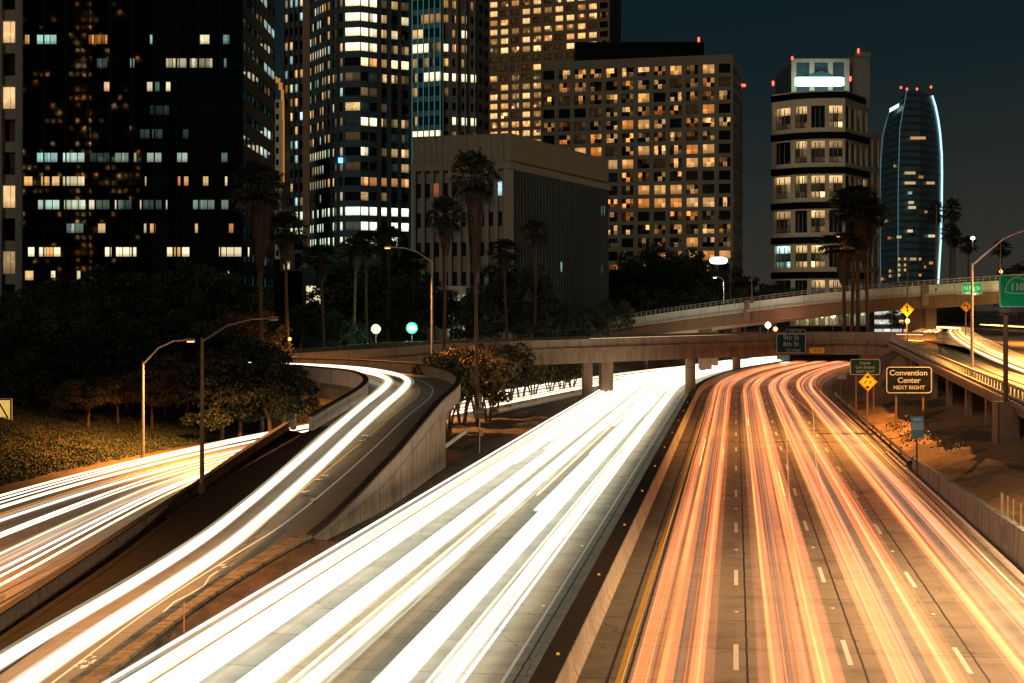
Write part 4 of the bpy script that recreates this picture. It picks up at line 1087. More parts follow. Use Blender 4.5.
# I: cream post-modern tower with glowing sign
I_ = Bld('cream_stepped_tower', 'cream stepped tower with a long glowing turquoise white sign below its crown')
D0 = 445.; u_ = D0/F; fl = 35.0*u_; zt = Z(97, D0)
pi_ = [(772, 455), (793, 449), (809, 446.5), (827, 445.5), (845, 445.5), (868, 462), (880, 472)]; iw = [(X(p, D), D) for p, D in pi_]
LI = {(0, 0): .5, (0, 1): .5, (0, 3): 1, (0, 4): .8, (0, 5): .5, (0, 6): .7, (1, 1): .5, (1, 2): .5, (1, 3): .3, (2, 0): 1, (2, 1): .5, (2, 2): .8, (2, 3): 1.1, (2, 4): .5, (2, 5): .5, (2, 6): .5, (2, 7): .5,
      (3, 0): .4, (3, 2): .7, (4, 0): .8, (4, 1): .8, (4, 2): .9, (5, 2): .4, (5, 3): .5}
def litI(c0): 
    def f(r, c):
        k = LI.get((r, c0+c)); return (scl((1, .62, .27) if (r, c0+c) != (4, 0) else (.6, 1, .85), k*1.3), 1.) if k else (scl(cy, .02), .5)
    return f
zI = zt
for (i, j, nc, c0) in ((0, 1, 1, 0), (1, 2, 1, 1), (2, 3, 1, 2), (3, 4, 1, 3), (4, 5, 4, 4)):
    I_.facade(iw[i], iw[j], zI, fl, 7, nc, (.12, .88) if nc == 1 else (.17, .83), (.14, .77), 1.0, litI(c0))
I_.facade(iw[5], iw[6], Z(125, D0), 35*u_, 6, 2, (.2, .8), (.0, .86), 1.0, lambda r, c: None)
for p, q in zip(iw[:5], iw[1:6]): I_.wall.quad((*p, zI), (*q, zI), (*q, zI+7*u_), (*p, zI+7*u_))
I_.core([(p[0]+.5, p[1]+1.3) for p in iw[:5]]+[(iw[5][0]-1.5, iw[5][1]), (X(866, 500), 500), (X(780, 500), 500)], -2, zI+6*u_, M_blk)
I_.core([(iw[5][0], iw[5][1]+1), (iw[6][0]-1.5, iw[6][1]), (iw[6][0]-1, 500), (iw[5][0], 500)], -2, Z(124, D0), M_blk, 'wing_core')
t = I_.t
mb = MB()
nw = []
for (a, b, c, d, col, al_) in I_.wins:
    k = rb.random(); on = max(col) > .1
    def lv_(f): return (a[0]+(d[0]-a[0])*f, a[1]+(d[1]-a[1])*f, a[2]+(d[2]-a[2])*f), (b[0]+(c[0]-b[0])*f, b[1]+(c[1]-b[1])*f, b[2]+(c[2]-b[2])*f)
    for f0, f1, cc in ((.66, 1., scl(col, 1.5) if on else (0, 0, 0)), (.27, .66, scl(col, .12)), (0, .27, scl(col, 1.3) if on and k < .5 else scl(col, .3))):
        p0, q0 = lv_(f0); p1, q1 = lv_(f1); nw.append((p0, q0, q1, p1, cc, .5 if f0 > .6 else .9))
I_.wins = nw
for r in range(7):
    z1 = zI-fl*r+.4*u_; z0 = z1-6.6*u_
    if not r: continue
    mb = MB()
    for p, q in zip(iw[:5], iw[1:6]): strip(mb, p, q, z0, z1, .25, .3)
    mb.build('dark_floor_band', M_blk, t)
mb = MB()
for (p, q, nc) in ((0, 1, 1), (1, 2, 1), (2, 3, 1), (3, 4, 1)):
    for r in range(7):
        for f in (.38, .62):
            x = iw[p][0]+(iw[q][0]-iw[p][0])*f; y = iw[p][1]+(iw[q][1]-iw[p][1])*f; z0 = zI-fl*(r+.86); mb.box((x-.12, y+.55, z0), (x+.12, y+.8, z0+fl*.58))
mb.build('window_mullions', M_greyp, t)
I_.done(M_cream, MWINT, 140)
mb = MB(); [strip(mb, p, q, Z(97.6, D0), Z(91.5, D0), .2, .3) for p, q in zip(iw[:5], iw[1:6])]; mb.build('dark_floor_band', M_blk, t)
# crown
mb = MB(); mb.box((X(793, 460), 458, zI), (X(848, 460), 490, Z(61, 460)))
mb.build('crown', M_bluegr, t)
mb = MB()
for px in (793, 811, 829.5, 846): mb.box((X(px, 458)-.6, 457.2, zI), (X(px, 458)+.9, 458.1, Z(60, 458)))
mb.box((X(792, 458), 457.3, Z(62.5, 458)), (X(849, 458), 457.99, Z(59, 458))); mb.build('crown_piers', M_cream, t)
mb = MB(); mb.box((X(846, 462), 460, Z(110, 462)), (X(868.5, 462), 485, Z(58, 462))); mb.box((X(853, 462), 459.6, Z(58, 462)), (X(868.5, 462)+.05, 484, Z(53, 462))); mb.build('lift_shaft', M_fac_g, t)
mb = MB(); mb.poly([(X(803, 456), 456.4, Z(78, 456)), (X(838, 456), 456.4, Z(78, 456)), (X(822, 456), 456.4, Z(70, 456))][::1]); mb.build('gable', M_bluegr, t)
mb = MB(); sg0, sg1 = X(795, 452), X(843.5, 452)
n = 10; pts = []
for (cx_, cz_) in ((sg1-1.2, Z(86.3, 452)+1.2), (sg1-1.2, Z(77.5, 452)-1.2), (sg0+1.2, Z(77.5, 452)-1.2), (sg0+1.2, Z(86.3, 452)+1.2)):
    pass
mb.box((sg0, 451.2, Z(85.8, 452)), (sg1, 452, Z(78, 452))); mb.box((sg0+.6, 451.25, Z(86.4, 452)), (sg1-.6, 451.95, Z(77.4, 452)))
mb.build('glowing_sign', emis('turquoise_white_sign', (.62, 1, .95), 4.5, True), t)
for (px, py, D) in ((772.8, 83.5, 452), (792, 59, 458), (858, 51, 460), (850, 79, 450)): beacon(t, X(px, D), D-.5, Z(py, D)-.6, .55)
# J: far curved tower
J_ = thing('curved_glass_tower', 'distant curved glass tower with thin glowing edge lines at far right', 'building')
lv = [(283, 880.5, 898, 938), (240, 880.2, 898, 940.5), (200, 880, 898, 941.5), (170, 880.3, 898.3, 941.8), (150, 881, 899, 941.5), (130, 882.6, 899.5, 940), (115, 886, 902, 938), (102, 890, 904.5, 935.5), (90.5, 902, 906.5, 932)]
def jr(l): y, a, b, c = l; return [Vector((X(a, 935), 935, Z(y, 900))), Vector((X(b, 900), 900, Z(y, 900))), Vector((X((b+c)/2, 902), 902, Z(y, 900))), Vector((X(c, 922), 922, Z(y, 900))), Vector((X((a+c)/2, 965), 965, Z(y, 900)))]
mj, tj, bj = newmat('banded_curtain_wall')
cj = N(tj, 'ShaderNodeTexCoord').outputs['Object']; sj = N(tj, 'ShaderNodeSeparateXYZ'); tj.links.new(cj, sj.inputs[0])
fj = math_(tj, 'LESS_THAN', math_(tj, 'FRACT', math_(tj, 'DIVIDE', sj.outputs[2], 4.2)), .38)
tj.links.new(mixc(tj, fj, (.075, .14, .17), (.035, .07, .09)), bj.inputs['Base Color']); bj.inputs['Roughness'].default_value = .25
mb = MB()
for a, b in zip(lv, lv[1:]):
    ra, rc = jr(a), jr(b)
    for k in range(5): mb.quad(ra[k], ra[(k+1) % 5], rc[(k+1) % 5], rc[k])
mb.poly(jr(lv[-1])); mb.build('curtain_wall', mj, J_)
M_edge = emis('edge_light', (.50, .90, 1), 1.6, False); M_edge2 = emis('dim_edge_light', (.3, .6, .7), .22, False)
for k, m, r in ((3, M_edge, .7), (0, M_edge2, .45), (1, M_edge2, .3)):
    mb = MB(); mb.tube([jr(l)[k]+Vector((0, -.5, 0)) for l in lv], r, 5); mb.build('edge_light', m, J_)
mb = MB(); mb.quad((X(889.5, 921), 921, Z(112.5, 921)), (X(899, 905), 905, Z(107, 905)), (X(899, 905), 905, Z(103.2, 905)), (X(889.5, 921), 921, Z(108.5, 921))); mb.build('logo_light', emis('pale_sign_light', (.7, .95, 1), 1.6, False), J_)
for px, py in ((901, 88.5), (907, 90), (917, 90), (931, 88)): beacon(J_, X(px, 903), 903, Z(py, 903), 1.0)
jl = [(918, 138, 20, w_, 1.0), (910, 173, 14, wy, .9), (910, 183, 14, wy, 1.1), (921, 177, 6, w_, .6), (930, 183, 12, wy, .9), (910, 193, 5, cy, .7), (911, 202.5, 7, ww, 1.), (912, 207.5, 10, ww, 1.), (926, 212, 4, w_, .6), (910, 231, 7, ww, 1.2),
      (899, 237, 6, ww, .8), (932, 236, 10, ww, 1.2), (890, 238, 6, w_, .5), (894.5, 166, 2.5, w_, .7), (886, 221, 3, cy, .7), (899, 259, 3, wy, 1), (905, 259, 2.5, wy, 1), (899, 265, 3, wy, 1), (899, 270, 3, wy, 1), (905, 270, 2.5, wy, 1),
      (899, 275, 3, wy, 1), (913, 259, 8, ww, .6), (920, 259, 3, w_, 1), (890, 271, 3, w_, 1), (920, 275, 3, w_, .9), (925, 267, 2.5, og, .9), (931, 263, 5, w_, .8), (890, 276, 3, w_, 1), (882, 279, 2.5, w_, .9), (905, 265, 2.5, wy, 1)]
for (px, py, w, c, k) in jl:
    y_ = 935-(px-880)*35/18-1.2 if px < 898 else 898.6+(max(0, px-920))*.95
    mb = MB(); x = X(px, y_); hw = w*.38*y_/F; z = Z(py, y_); mb.box((x-hw, y_-.3, z-.8), (x+hw, y_, z+.8))
    m = 'far_window_%s' % str(c)+str(round(k, 1))
    if m not in MATS: MATS[m] = emis('far_window', c, k*.6, False)
    mb.build('window', MATS[m], J_)
# a city block behind the viewpoint that the black glass mirrors
R_ = Bld('lit_office_block', 'office block with many small amber windows seen only as sparkles mirrored in the black tower')
R_.facade((-148, -100), (-196, -100), 150, 3.1, 47, 20, (.2, .8), (.2, .7), .3, lambda r, c: (scl(rb.choice((w_, (1, .38, .06), wy)), rb.choice((3, 7, 12))), .9) if rb.random() < (.55 if c in (8, 9, 10) or 24 < r < 30 else .10) else None)
R_.core([(-148, -100.5), (-196, -100.5), (-196, -120), (-148, -120)], -2, 150, M_blk); R_.done(M_blk, MWIN, 0)
# low lit buildings behind the bridges
S_ = Bld('lit_shop_building', 'low shop building with a bright pale green interior seen below the higher bridge')
S_.facade((X(790, 300), 300), (X(868, 300), 300), Z(305, 300), 4.2, 1, 8, (.05, .95), (.05, .95), .3, lambda r, c: (scl((.85, .8, .42), rb.choice((.25, .45, .6))), .7))
S_.core([(X(790, 300), 300.4), (X(868, 300), 300.4), (X(868, 300), 315), (X(790, 300), 315)], -1, Z(304, 300), M_blk); S_.done(M_fac_t, MWIN)
S2 = Bld('lit_parking_garage', 'pale lit parking garage levels glimpsed under the higher bridge left of its pier')
S2.facade((X(874, 310), 310), (X(908, 310), 310), Z(307, 310), 1.9, 3, 2, (.02, .98), (.12, .62), .3, lambda r, c: (scl((1, .97, .85), 1.0), .4))
S2.core([(X(874, 310), 310.4), (X(908, 310), 310.4), (X(908, 310), 325), (X(874, 310), 325)], -1, Z(306, 310), M_blk); S2.done(M_greyp, MWIN)
S3 = Bld('plain_annex_building', 'small flat dark annex with a glowing doorway at the foot of the rounded tower')
S3.facade((X(280, 240), 240), (X(303, 240), 240), Z(250, 240), 3.4, 1, 2, (.3, .85), (.1, .85), .3, lambda r, c: (scl(ww, 1.5), .3) if c == 0 else None)
mb = MB(); mb.box((X(302, 238), 238, -1), (X(350, 238), 250, Z(253, 238))); mb.build('wing', M_bluegr, S3.t); S3.pane((X(306, 237.9), 237.9, Z(304, 238)), (X(321, 237.9), 237.9, Z(304, 238)), (X(321, 237.9), 237.9, Z(286, 238)), (X(306, 237.9), 237.9, Z(286, 238)), scl(ww, 1.3), .3)
S3.core([(X(280, 240), 240.4), (X(302, 240), 240.4), (X(302, 240), 250), (X(280, 240), 250)], -1, Z(244, 240)-.2, M_blk); S3.done(M_greyp, MWIN)
S4 = Bld('pale_lobby_building', 'pale lobby building glimpsed between the palm trunks under the box building')
S4.facade((X(446, 232), 232), (X(466, 232), 232), Z(286, 232), 8.5, 1, 4, (.25, .8), (.1, .85), .3, lambda r, c: (scl((.8, .85, .75), .55), .6))
S4.core([(X(446, 232), 232.4), (X(466, 232), 232.4), (X(466, 232), 240), (X(446, 232), 240)], -1, Z(286, 232)-.2, M_blk); S4.done(M_cream, MWIN)

# ------------------------------------------------------------------ trees
def leafquad(mb, p, s, rg):
    a = rg.uniform(0, 6.28); b = rg.uniform(-1.2, 1.2); u = Vector((math.cos(a), math.sin(a), 0)); w = Vector((-math.sin(a)*math.sin(b), math.cos(a)*math.sin(b), math.cos(b)))
    u *= s*.5; w *= s*.62; mb.quad(p-u-w*.3, p-w, p+u-w*.1, p+w)
def crown_mesh(name, rx, rz, nb, nl, ls, seed, mat, low=-.55):
    rg = random.Random(seed); mb = MB()
    for _ in range(nb):
        while True:
            q = Vector((rg.uniform(-1, 1), rg.uniform(-1, 1), rg.uniform(low, 1)))
            if .25 < q.length < 1.0: break
        c = Vector((q.x*rx, q.y*rx, q.z*rz)); r = rg.uniform(.16, .34)*rx
        for _ in range(nl):
            d = Vector((rg.gauss(0, 1), rg.gauss(0, 1), rg.gauss(0, 1))).normalized()*r*rg.uniform(.55, 1.08); d.z *= .75
            leafquad(mb, c+d, ls*rg.uniform(.6, 1.3), rg)
    return mb.build(name, mat)
def trunk_mb(h, r0, seed, spread=1.6, nb=5, top=.0):
    rg = random.Random(seed); mb = MB(); lean = (rg.uniform(-.4, .4), rg.uniform(-.3, .3))
    mb.tube([(0, 0, -.6), (lean[0]*.3, lean[1]*.3, h*.3), (lean[0], lean[1], h*.62)], [r0*1.25, r0, r0*.8], 8)
    for k in range(nb):
        a = 6.28*k/nb+rg.uniform(-.4, .4); L = spread*rg.uniform(.8, 1.2)
        mb.tube([(lean[0], lean[1], h*.58), (lean[0]+L*.45*math.cos(a), lean[1]+L*.45*math.sin(a), h*.82), (lean[0]+L*math.cos(a), lean[1]+L*math.sin(a), h*1.15)], [r0*.6, r0*.4, r0*.15], 6)
    return mb
def tree_proto(name, label, h, rx, rz, nb, nl, ls, seed, mat, group, tr=.22, low=-.55):
    t = thing(name, label, 'tree', group)
    c = crown_mesh('crown', rx, rz, nb, nl, ls, seed, mat, low); c.parent = t; c.location = (0, 0, h-rz)
    trunk_mb(h-rz, tr, seed).build('trunk', M_trunk, t)
    return t
protos = [tree_proto('broadleaf_tree', 'x', 12, 4.6, 4.6, 52, 170, .27, 1, M_leaf, None), tree_proto('broadleaf_tree', 'x', 12, 4.2, 5.2, 48, 170, .27, 2, M_leaf, None), tree_proto('broadleaf_tree', 'x', 12, 5.0, 4.2, 52, 170, .27, 3, M_leaf2, None)]
used = set()
def plant(k, px, ytop, D, label, group, scw=1., base=None):
    x = X(px, D); zb = hgt(x, D) if base is None else base
    s = (Z(ytop, D)-zb)/12.
    if k in used: o = dup(protos[k], (x, D, zb), rnd.uniform(0, 6.28), (s*scw, s*scw, s), label, group)
    else:
        used.add(k); o = protos[k]; o.location = (x, D, zb); o.rotation_euler = (0, 0, rnd.uniform(0, 6)); o.scale = (s*scw, s*scw, s); o['label'] = label; o['group'] = group
    return o
gA = 'dark trees massed on the left bank'
for i, (px, yt, D) in enumerate([(-12, 296, 150), (18, 286, 165), (48, 278, 158), (78, 276, 170), (106, 268, 162), (134, 274, 175), (160, 272, 165), (190, 262, 168), (214, 268, 175), (238, 286, 172), (30, 318, 135), (70, 322, 138), (110, 316, 140), (150, 318, 142), (-5, 330, 128), (182, 312, 145), (205, 300, 155), (95, 290, 150), (135, 296, 152), (60, 300, 148), (-30, 290, 160)]):
    plant(i % 3 if i % 3 != 2 else 1, px, yt, D, 'dark bushy tree massed with others on the left bank below the black tower', gA, 1.15)
plant(2, 246, 308, 150, 'amber lit tree right of the grey poles above the left road', None)
plant(2, 222, 322, 146, 'amber lit tree behind the taller dark pole on the left bank', None)
plant(2, 262, 330, 160, 'dim tree behind the left palm trunk at the ramp', None, .8)
for (px, yt, D, s_, lb) in ((88, 378, 122, 1.5, 'small shrub lit amber left of the grey lamp post'), (118, 372, 126, 1.3, 'rounded shrub lit amber just left of the lamp head'), (152, 368, 128, 1.2, 'rounded shrub lit amber just behind the grey lamp post'),
                            (186, 352, 132, 1.3, 'tall shrub lit amber right of the grey lamp post'), (165, 362, 134, 1.2, 'shrub lit amber under the curved lamp arm'), (52, 384, 124, 1.2, 'small dark tree leaning over the ivy at far left')):
    o = plant(2, px, yt, D, lb, 'shrubs lit amber along the left bank', s_)
for i, (px, yt, D) in enumerate([(-20, 322, 118), (6, 330, 121), (34, 326, 119), (62, 332, 122), (92, 326, 124), (120, 330, 122), (150, 324, 126), (178, 330, 127), (206, 326, 129), (228, 332, 131), (20, 350, 112), (75, 352, 116), (130, 350, 120), (247, 345, 133)]):
    D += 13; plant(i % 2, px, yt, D, 'low dark tree at the front edge of the left bank trees', 'front row of dark trees on the left bank', 1.45, hgt(X(px, D), D)-2.2)
for i, (px, yt, D) in enumerate([(240, 352, 128), (262, 338, 131), (272, 352, 127), (222, 350, 126)]):
    plant(i % 2, px, yt, D, 'low dark tree hiding the foot of the ramp bend at left', 'dark trees at the foot of the ramp bend', 1.15, hgt(X(px, D), D)-1.)
gB = 'dark trees between the ramp and the towers'
for i, (px, yt, D) in enumerate([(300, 306, 205), (326, 306, 215), (346, 262, 220), (372, 262, 216), (398, 276, 212), (420, 270, 225), (450, 290, 222), (500, 285, 225), (515, 262, 235), (478, 298, 205), (338, 312, 195), (405, 305, 200), (558, 305, 230), (590, 308, 232), (530, 308, 222), (575, 312, 220), (612, 300, 255), (545, 318, 212), (598, 318, 225), (385, 312, 208), (350, 322, 190), (368, 290, 225)]):
    plant(i % 2, px, yt, D, 'dark leafy tree in the belt between the curved ramp and the towers', gB, 1.25, 5.0)
gC = 'dark trees in front of the grid office block'
for i, (px, yt, D) in enumerate([(618, 262, 345), (640, 248, 350), (662, 268, 340), (684, 252, 348), (706, 270, 342), (726, 268, 330), (650, 285, 325), (690, 288, 322), (715, 292, 318), (745, 277, 335), (760, 288, 330), (782, 282, 335), (668, 246, 360), (630, 284, 320), (735, 288, 325), (773, 290, 332)]):
    plant(i % 2, px, yt, D, 'dark leafy tree before the grid office block above the higher bridge', gC, 1.1, 4.)
plant(1, 1018, 262, 330, 'round dark tree at the right edge above the green route sign', None, 1.3, 7.)
plant(1, 902, 305, 280, 'dark tree under the higher bridge right of its double pier', None, 1.6, 6.)
plant(0, 952, 300, 290, 'dark tree behind the yellow left turn sign', None, 1.6, 6.)
plant(1, 942, 303, 285, 'dark tree beside the bridge pier behind the yellow merge sign', None, 1.2, 6.)
# verge row beside the white carriageway: small crowns on bare slanting trunks
gD = 'small amber topped trees in a row along the white carriageway'
vt = thing('verge_tree', 'small bushy tree with bare slanting trunks in the row beside the white carriageway', 'tree', gD)
c = crown_mesh('crown', 3.1, 2.3, 34, 80, .36, 9, M_leaf2, -.8); c.parent = vt; c.location = (0, 0, 4.5)
mb = MB(); rg = random.Random(5)
for k in range(4):
    a = 1.6*k+.4; mb.tube([(.2*math.cos(a), .2*math.sin(a), -.5), (.6*math.cos(a), .6*math.sin(a), 1.6), (1.7*math.cos(a), 1.7*math.sin(a), 4.4)], [.15, .12, .06], 6)
mb.build('trunk', M_trunk, vt)
vrow = [(447, 138, 1.02), (462, 148, 1.08), (478, 157, 1.08), (494, 165, 1.05), (508, 174, 1.05), (521, 182, .95), (533, 188, .9), (550, 196, .8), (562, 201, .75), (575, 204, .7), (488, 152, .9), (455, 158, .95)]
for i, (px, D, s_) in enumerate(vrow):
    x = X(px, D); x = min(x, xl1(D)-22.4)
    if i == 0: vt.location = (x, D, 0); vt.scale = (s_,)*3
    else: dup(vt, (x, D, -.05), rnd.uniform(0, 6.28), s_)
# ivy on the left bank
mb = MB(); rg = random.Random(8); cnt = 0
while cnt < 60000:
    y = rg.uniform(70, 160); x = lrx(y)-8.5-abs(rg.gauss(0, 8)); z = hgt(x, y)
    if x/y*F+CX < -40: continue
    leafquad(mb, Vector((x, y, z+rg.uniform(.0, .22+.16*math.sin(x*.7)*math.sin(y*.5)))), rg.uniform(.07, .17), rg); cnt += 1
o = mb.build('ivy_ground_cover', M_ivy); tag(o, 'thick low ivy covering the bank left of the side road', 'ivy'); o['kind'] = 'stuff'
# low weeds on the right embankment
mb = MB(); cnt = 0
for (px, py) in ((893, 410), (900, 426), (888, 402), (907, 432), (925, 436), (940, 446), (905, 404), (958, 462)):
    for _ in range(70):
        D = 118+rg.uniform(-3, 3)+(440-py)*.5; xw = max(X(px, D), xl1(D)+14.2)+rg.gauss(0, .35); leafquad(mb, Vector((xw, D, hgt(xw, D)+rg.uniform(0, .6))), .16, rg)
o = mb.build('weeds', M_leaf2); tag(o, 'sparse scrubby weeds on the dirt bank under the road signs', 'weeds'); o['kind'] = 'stuff'

# ---- fan palms
def palm(name, label, h, r, skirt, seed, tr=.3, nf=46):
    rg = random.Random(seed); t = thing(name, label, 'palm tree')
    mb = MB(); b1, b2_ = rg.uniform(-.5, .5), rg.uniform(-.3, .3)
    mb.tube([(b1*math.sin(k/6*1.6), b2_*math.sin(k/6*1.6), -.8+(h+.8)*k/6) for k in range(7)], [tr*1.5, tr*1.1, tr, tr*.95, tr*.9, tr*.85, tr*.8], 9); mb.build('trunk', M_ptrunk, t)
    cx_, cy_ = b1*math.sin(1.6), b2_*math.sin(1.6); mb = MB()
    for k in range(nf):
        az = k*2.4+rg.uniform(-.2, .2); el = -0.75+2.2*((k+.5)/nf)+rg.uniform(-.15, .15); L = r*rg.uniform(.62, .92)
        d = Vector((math.cos(az)*math.cos(el), math.sin(az)*math.cos(el), math.sin(el))); c0 = Vector((cx_, cy_, h)); hub = c0+d*L*.75
        side = Vector((-math.sin(az), math.cos(az), 0)); up = side.cross(d)
        mb.quad(c0-side*.03, c0+side*.03, hub+side*.025, hub-side*.025)
        nbk = 9
        for j in range(nbk):
            a = -1.25+2.5*j/(nbk-1)+rg.uniform(-.05, .05); dd = (d*math.cos(a)+side*math.sin(a)).normalized(); Lb = L*.72*rg.uniform(.85, 1.1); w = dd.cross(up).normalized()*L*.06
            m1 = hub+dd*Lb*.6; tip = hub+dd*Lb+Vector((0, 0, -Lb*rg.uniform(.22, .5)))
            mb.quad(hub-w*.4, hub+w*.4, m1+w, m1-w); mb.quad(m1-w, m1+w, tip+w*.15, tip-w*.15)
    mb.build('crown', M_palm, t)
    if skirt > 0:
        mb = MB()
        for k in range(int(90+skirt*45)):
            az = rg.uniform(0, 6.28); f = rg.random(); z = h-f*skirt; rr = (tr+.10)+r*.24*(1-f)**.8; L = rg.uniform(.9, 1.9)
            p = Vector((cx_+rr*math.cos(az), cy_+rr*math.sin(az), z)); q = Vector((cx_+rr*1.12*math.cos(az), cy_+rr*1.12*math.sin(az), z-L)); w = Vector((-math.sin(az), math.cos(az), 0))*rg.uniform(.08, .2)
            i0 = Vector((cx_+tr*math.cos(az), cy_+tr*math.sin(az), z+.3)); mb.quad(i0-w*.4, i0+w*.4, p+w, p-w); mb.quad(p-w, p+w, q+w*.3, q-w*.3)
        mb.build('dead_frond_skirt', M_skirt, t)
    return t
pp_big = palm('fan_palm', 'p', 20, 2.7, 6.2, 21, .21, 60); pp_mid = palm('fan_palm', 'p', 20, 2.4, 2.4, 22, .19, 50); pp_thin = palm('fan_palm', 'p', 20, 2.3, .8, 23, .22, 40)
pu = set()
def put_palm(pr, px, ytop, D, zb, label, wide=1., group=None):
    """crown centre at row ytop"""
    h = Z(ytop, D)-zb; s = h/20.; sc = (wide, wide, s)
    loc = (X(px, D), D, zb)
    if pr.name in pu: return dup(pr, loc, rnd.uniform(0, 6.28), sc, label, group)
    pu.add(pr.name); pr.location = loc; pr.scale = sc; pr['label'] = label
    if group: pr['group'] = group
    return pr
put_palm(pp_big, 478, 180, 145, 0, 'tall fan palm with a thick skirt of dead fronds before the box building', .85)
put_palm(pp_mid, 442, 218, 165, 1, 'fan palm left of the tall skirted palm, its trunk standing right of the orange lamp', .9)
put_palm(pp_big, 262, 190, 140, 2.5, 'massive dark fan palm before the right edge of the black tower', 1.0)
put_palm(pp_mid, 290, 232, 150, 2, 'fan palm with an amber lit trunk beside the start of the rounded tower', .95)
put_palm(pp_thin, 533, 232, 215, 4, 'thin lone palm in front of the dark ribbed face of the box building', .95)
put_palm(pp_mid, 508, 252, 205, 4, 'shorter palm between the tall skirted palm and the thin lone palm', 1.)
for i, (px, yt, D) in enumerate(((325, 258, 180), (352, 250, 190), (368, 245, 195), (388, 240, 200), (412, 262, 205))):
    put_palm(pp_mid, px, yt, D, 4, ('dark palm just right of the small flat annex', 'second palm of the dark clump under the rounded tower', 'third palm of the dark clump under the rounded tower', 'highest palm of the dark clump left of the orange lamp', 'dark palm behind the orange lamp post')[i], 1.05, 'dark palms under the rounded tower')
for i, (px, yt, D, w) in enumerate(((858, 210, 222, 1.5), (845, 246, 219, 1.4), (869, 216, 226, 1.4), (851, 202, 228, 1.3))):
    put_palm(pp_big, px, yt, D, 5.5, ('broadest skirted palm of the clump behind the overpass', 'lowest palm of the clump behind the overpass, left side', 'right hand palm of the clump behind the overpass', 'highest palm at the back of the clump behind the overpass')[i], w, 'clump of skirted palms behind the overpass')
for i, (px, yt, D) in enumerate(((934, 213, 400), (951, 211, 400), (948, 233, 380), (955, 238, 385), (969, 245, 370), (1000, 249, 350))):
    put_palm(pp_thin, px, yt, D, 7, ('thin palm against the edge of the curved glass tower', 'tallest thin palm right of the curved glass tower', 'left one of the two lower thin palms right of the glass tower', 'right one of the two lower thin palms right of the glass tower', 'short thin palm beside the bright lamp pole', 'lone thin palm under the long lamp arm')[i], 1.05, 'thin distant palms at the right')

# ------------------------------------------------------------------ lamps
def lamp_light(name, par, loc, power, col, r=.25, spot=None):
    l = bpy.data.lights.new(name, 'SPOT' if spot else 'POINT'); l.energy = power; l.color = col; l.shadow_soft_size = r
    if spot: l.spot_size = R(spot); l.spot_blend = .6
    o = bpy.data.objects.new(name, l); COL.objects.link(o); o.location = loc
    if par is not None: o.parent = par
    return o
SOD = (1.0, .40, .085)
M_sod = emis('sodium_lamp_lens', (1, .42, .10), 3.2, False); M_wlamp = emis('white_lamp_lens', (.85, 1, .95), 8, False); M_off = plain('grey_lens', (.3, .3, .28), .2)
WSOD = (1.0, .60, .28)
def street_lamp(label, base, head, mat, lens, power=0, col=SOD, arm_h=1.2, r=.11, cat='street lamp', spot=150):
    t = thing('street_lamp', label, cat, None)
    b = Vector(base); h = Vector(head); mb = MB(); top = Vector((b.x, b.y, h.z-arm_h))
    mb.tube([b, b+(top-b)*.5, top], [r*1.25, r, r*.75], 10); mb.box((b.x-.2, b.y-.2, b.z-.3), (b.x+.2, b.y+.2, b.z+.25)); mb.build('pole', mat, t)
    d = h-top; mb = MB()
    mb.tube([top-Vector((0, 0, .2)), top+Vector((d.x*.35, d.y*.35, arm_h*.62)), top+Vector((d.x*.7, d.y*.7, arm_h*.95)), h], [r*.7, r*.55, r*.5, r*.45], 8); mb.build('arm', mat, t)
    a = math.atan2(d.y, d.x); M = Matrix.Translation(h) @ Matrix.Rotation(a, 4, 'Z')
    mb = MB(); mb.box((-.05, -.13, -.04), (.62, .13, .10), M); mb.box((.03, -.17, -.075), (.68, .17, -.041), M); hd_ = mb.build('lamp_head', mat, t)
    mb = MB(); mb.box((.1, -.13, -.17), (.6, .13, -.078), M); ln_ = mb.build('lens', lens, t.children[-1] if False else hd_)
    if power:
        p = M @ Vector((.35, 0, -.32)); o = lamp_light('lamp_light', t, p, power*5, col, .2, spot)
    return t
street_lamp('grey lamp post with a curved arm lighting the ivy bank at left', G(143, 460, 0), P(186, 340, 112.6), M_pole, M_sod, 7500, arm_h=1.6)
street_lamp('taller dark lamp post on the divider wall with its arm over the ramp', (X(202, 86.5), 86.5, .9), P(270, 318, 92), M_rustpole, M_off, 120, arm_h=1.1)
street_lamp('tall lamp post with a glowing orange head behind the curved ramp', (X(432, 150), 150, 5.6), P(391, 247, 150), M_pole, M_sod, 8500, arm_h=1.3, spot=118)
street_lamp('small white lamp post on the higher bridge left of the oval light', (X(724, 256), 256, 9.5), P(717, 277, 256), M_pole, M_wlamp, 600, (.8, 1, .9), arm_h=.5, r=.1)
street_lamp('lamp post with a long brown arm leaving the picture at right', (X(972, 128), 128, 5.4), P(1064, 223, 128), M_pole, M_sod, 26000, arm_h=3.4, r=.12)
t = thing('ball_lamp', 'small bright white ball lamp on top of the long armed pole', 'lamp')
mb = MB(); p = P(972, 238, 128); mb.tube([p+Vector((0, -.2, z)) for z in (-.17, -.12, -.02, .08, .13)], [.05, .14, .18, .14, .04], 10); mb.build('globe', M_wlamp, t)
mb = MB(); mb.tube([p+Vector((0, -.2, -.75)), p+Vector((0, -.2, -.16))], .04, 6); mb.build('stem', M_dsteel, t)
lamp_light('lamp_light', t, p+Vector((0, -.6, 0)), 120, (.9, 1, .95), .2)
street_lamp('dim lamp with a thin arm between the skirted palms', (X(868, 218), 218, 6.), P(840, 236, 218), M_rustpole, M_sod, 900, arm_h=.6, r=.08)
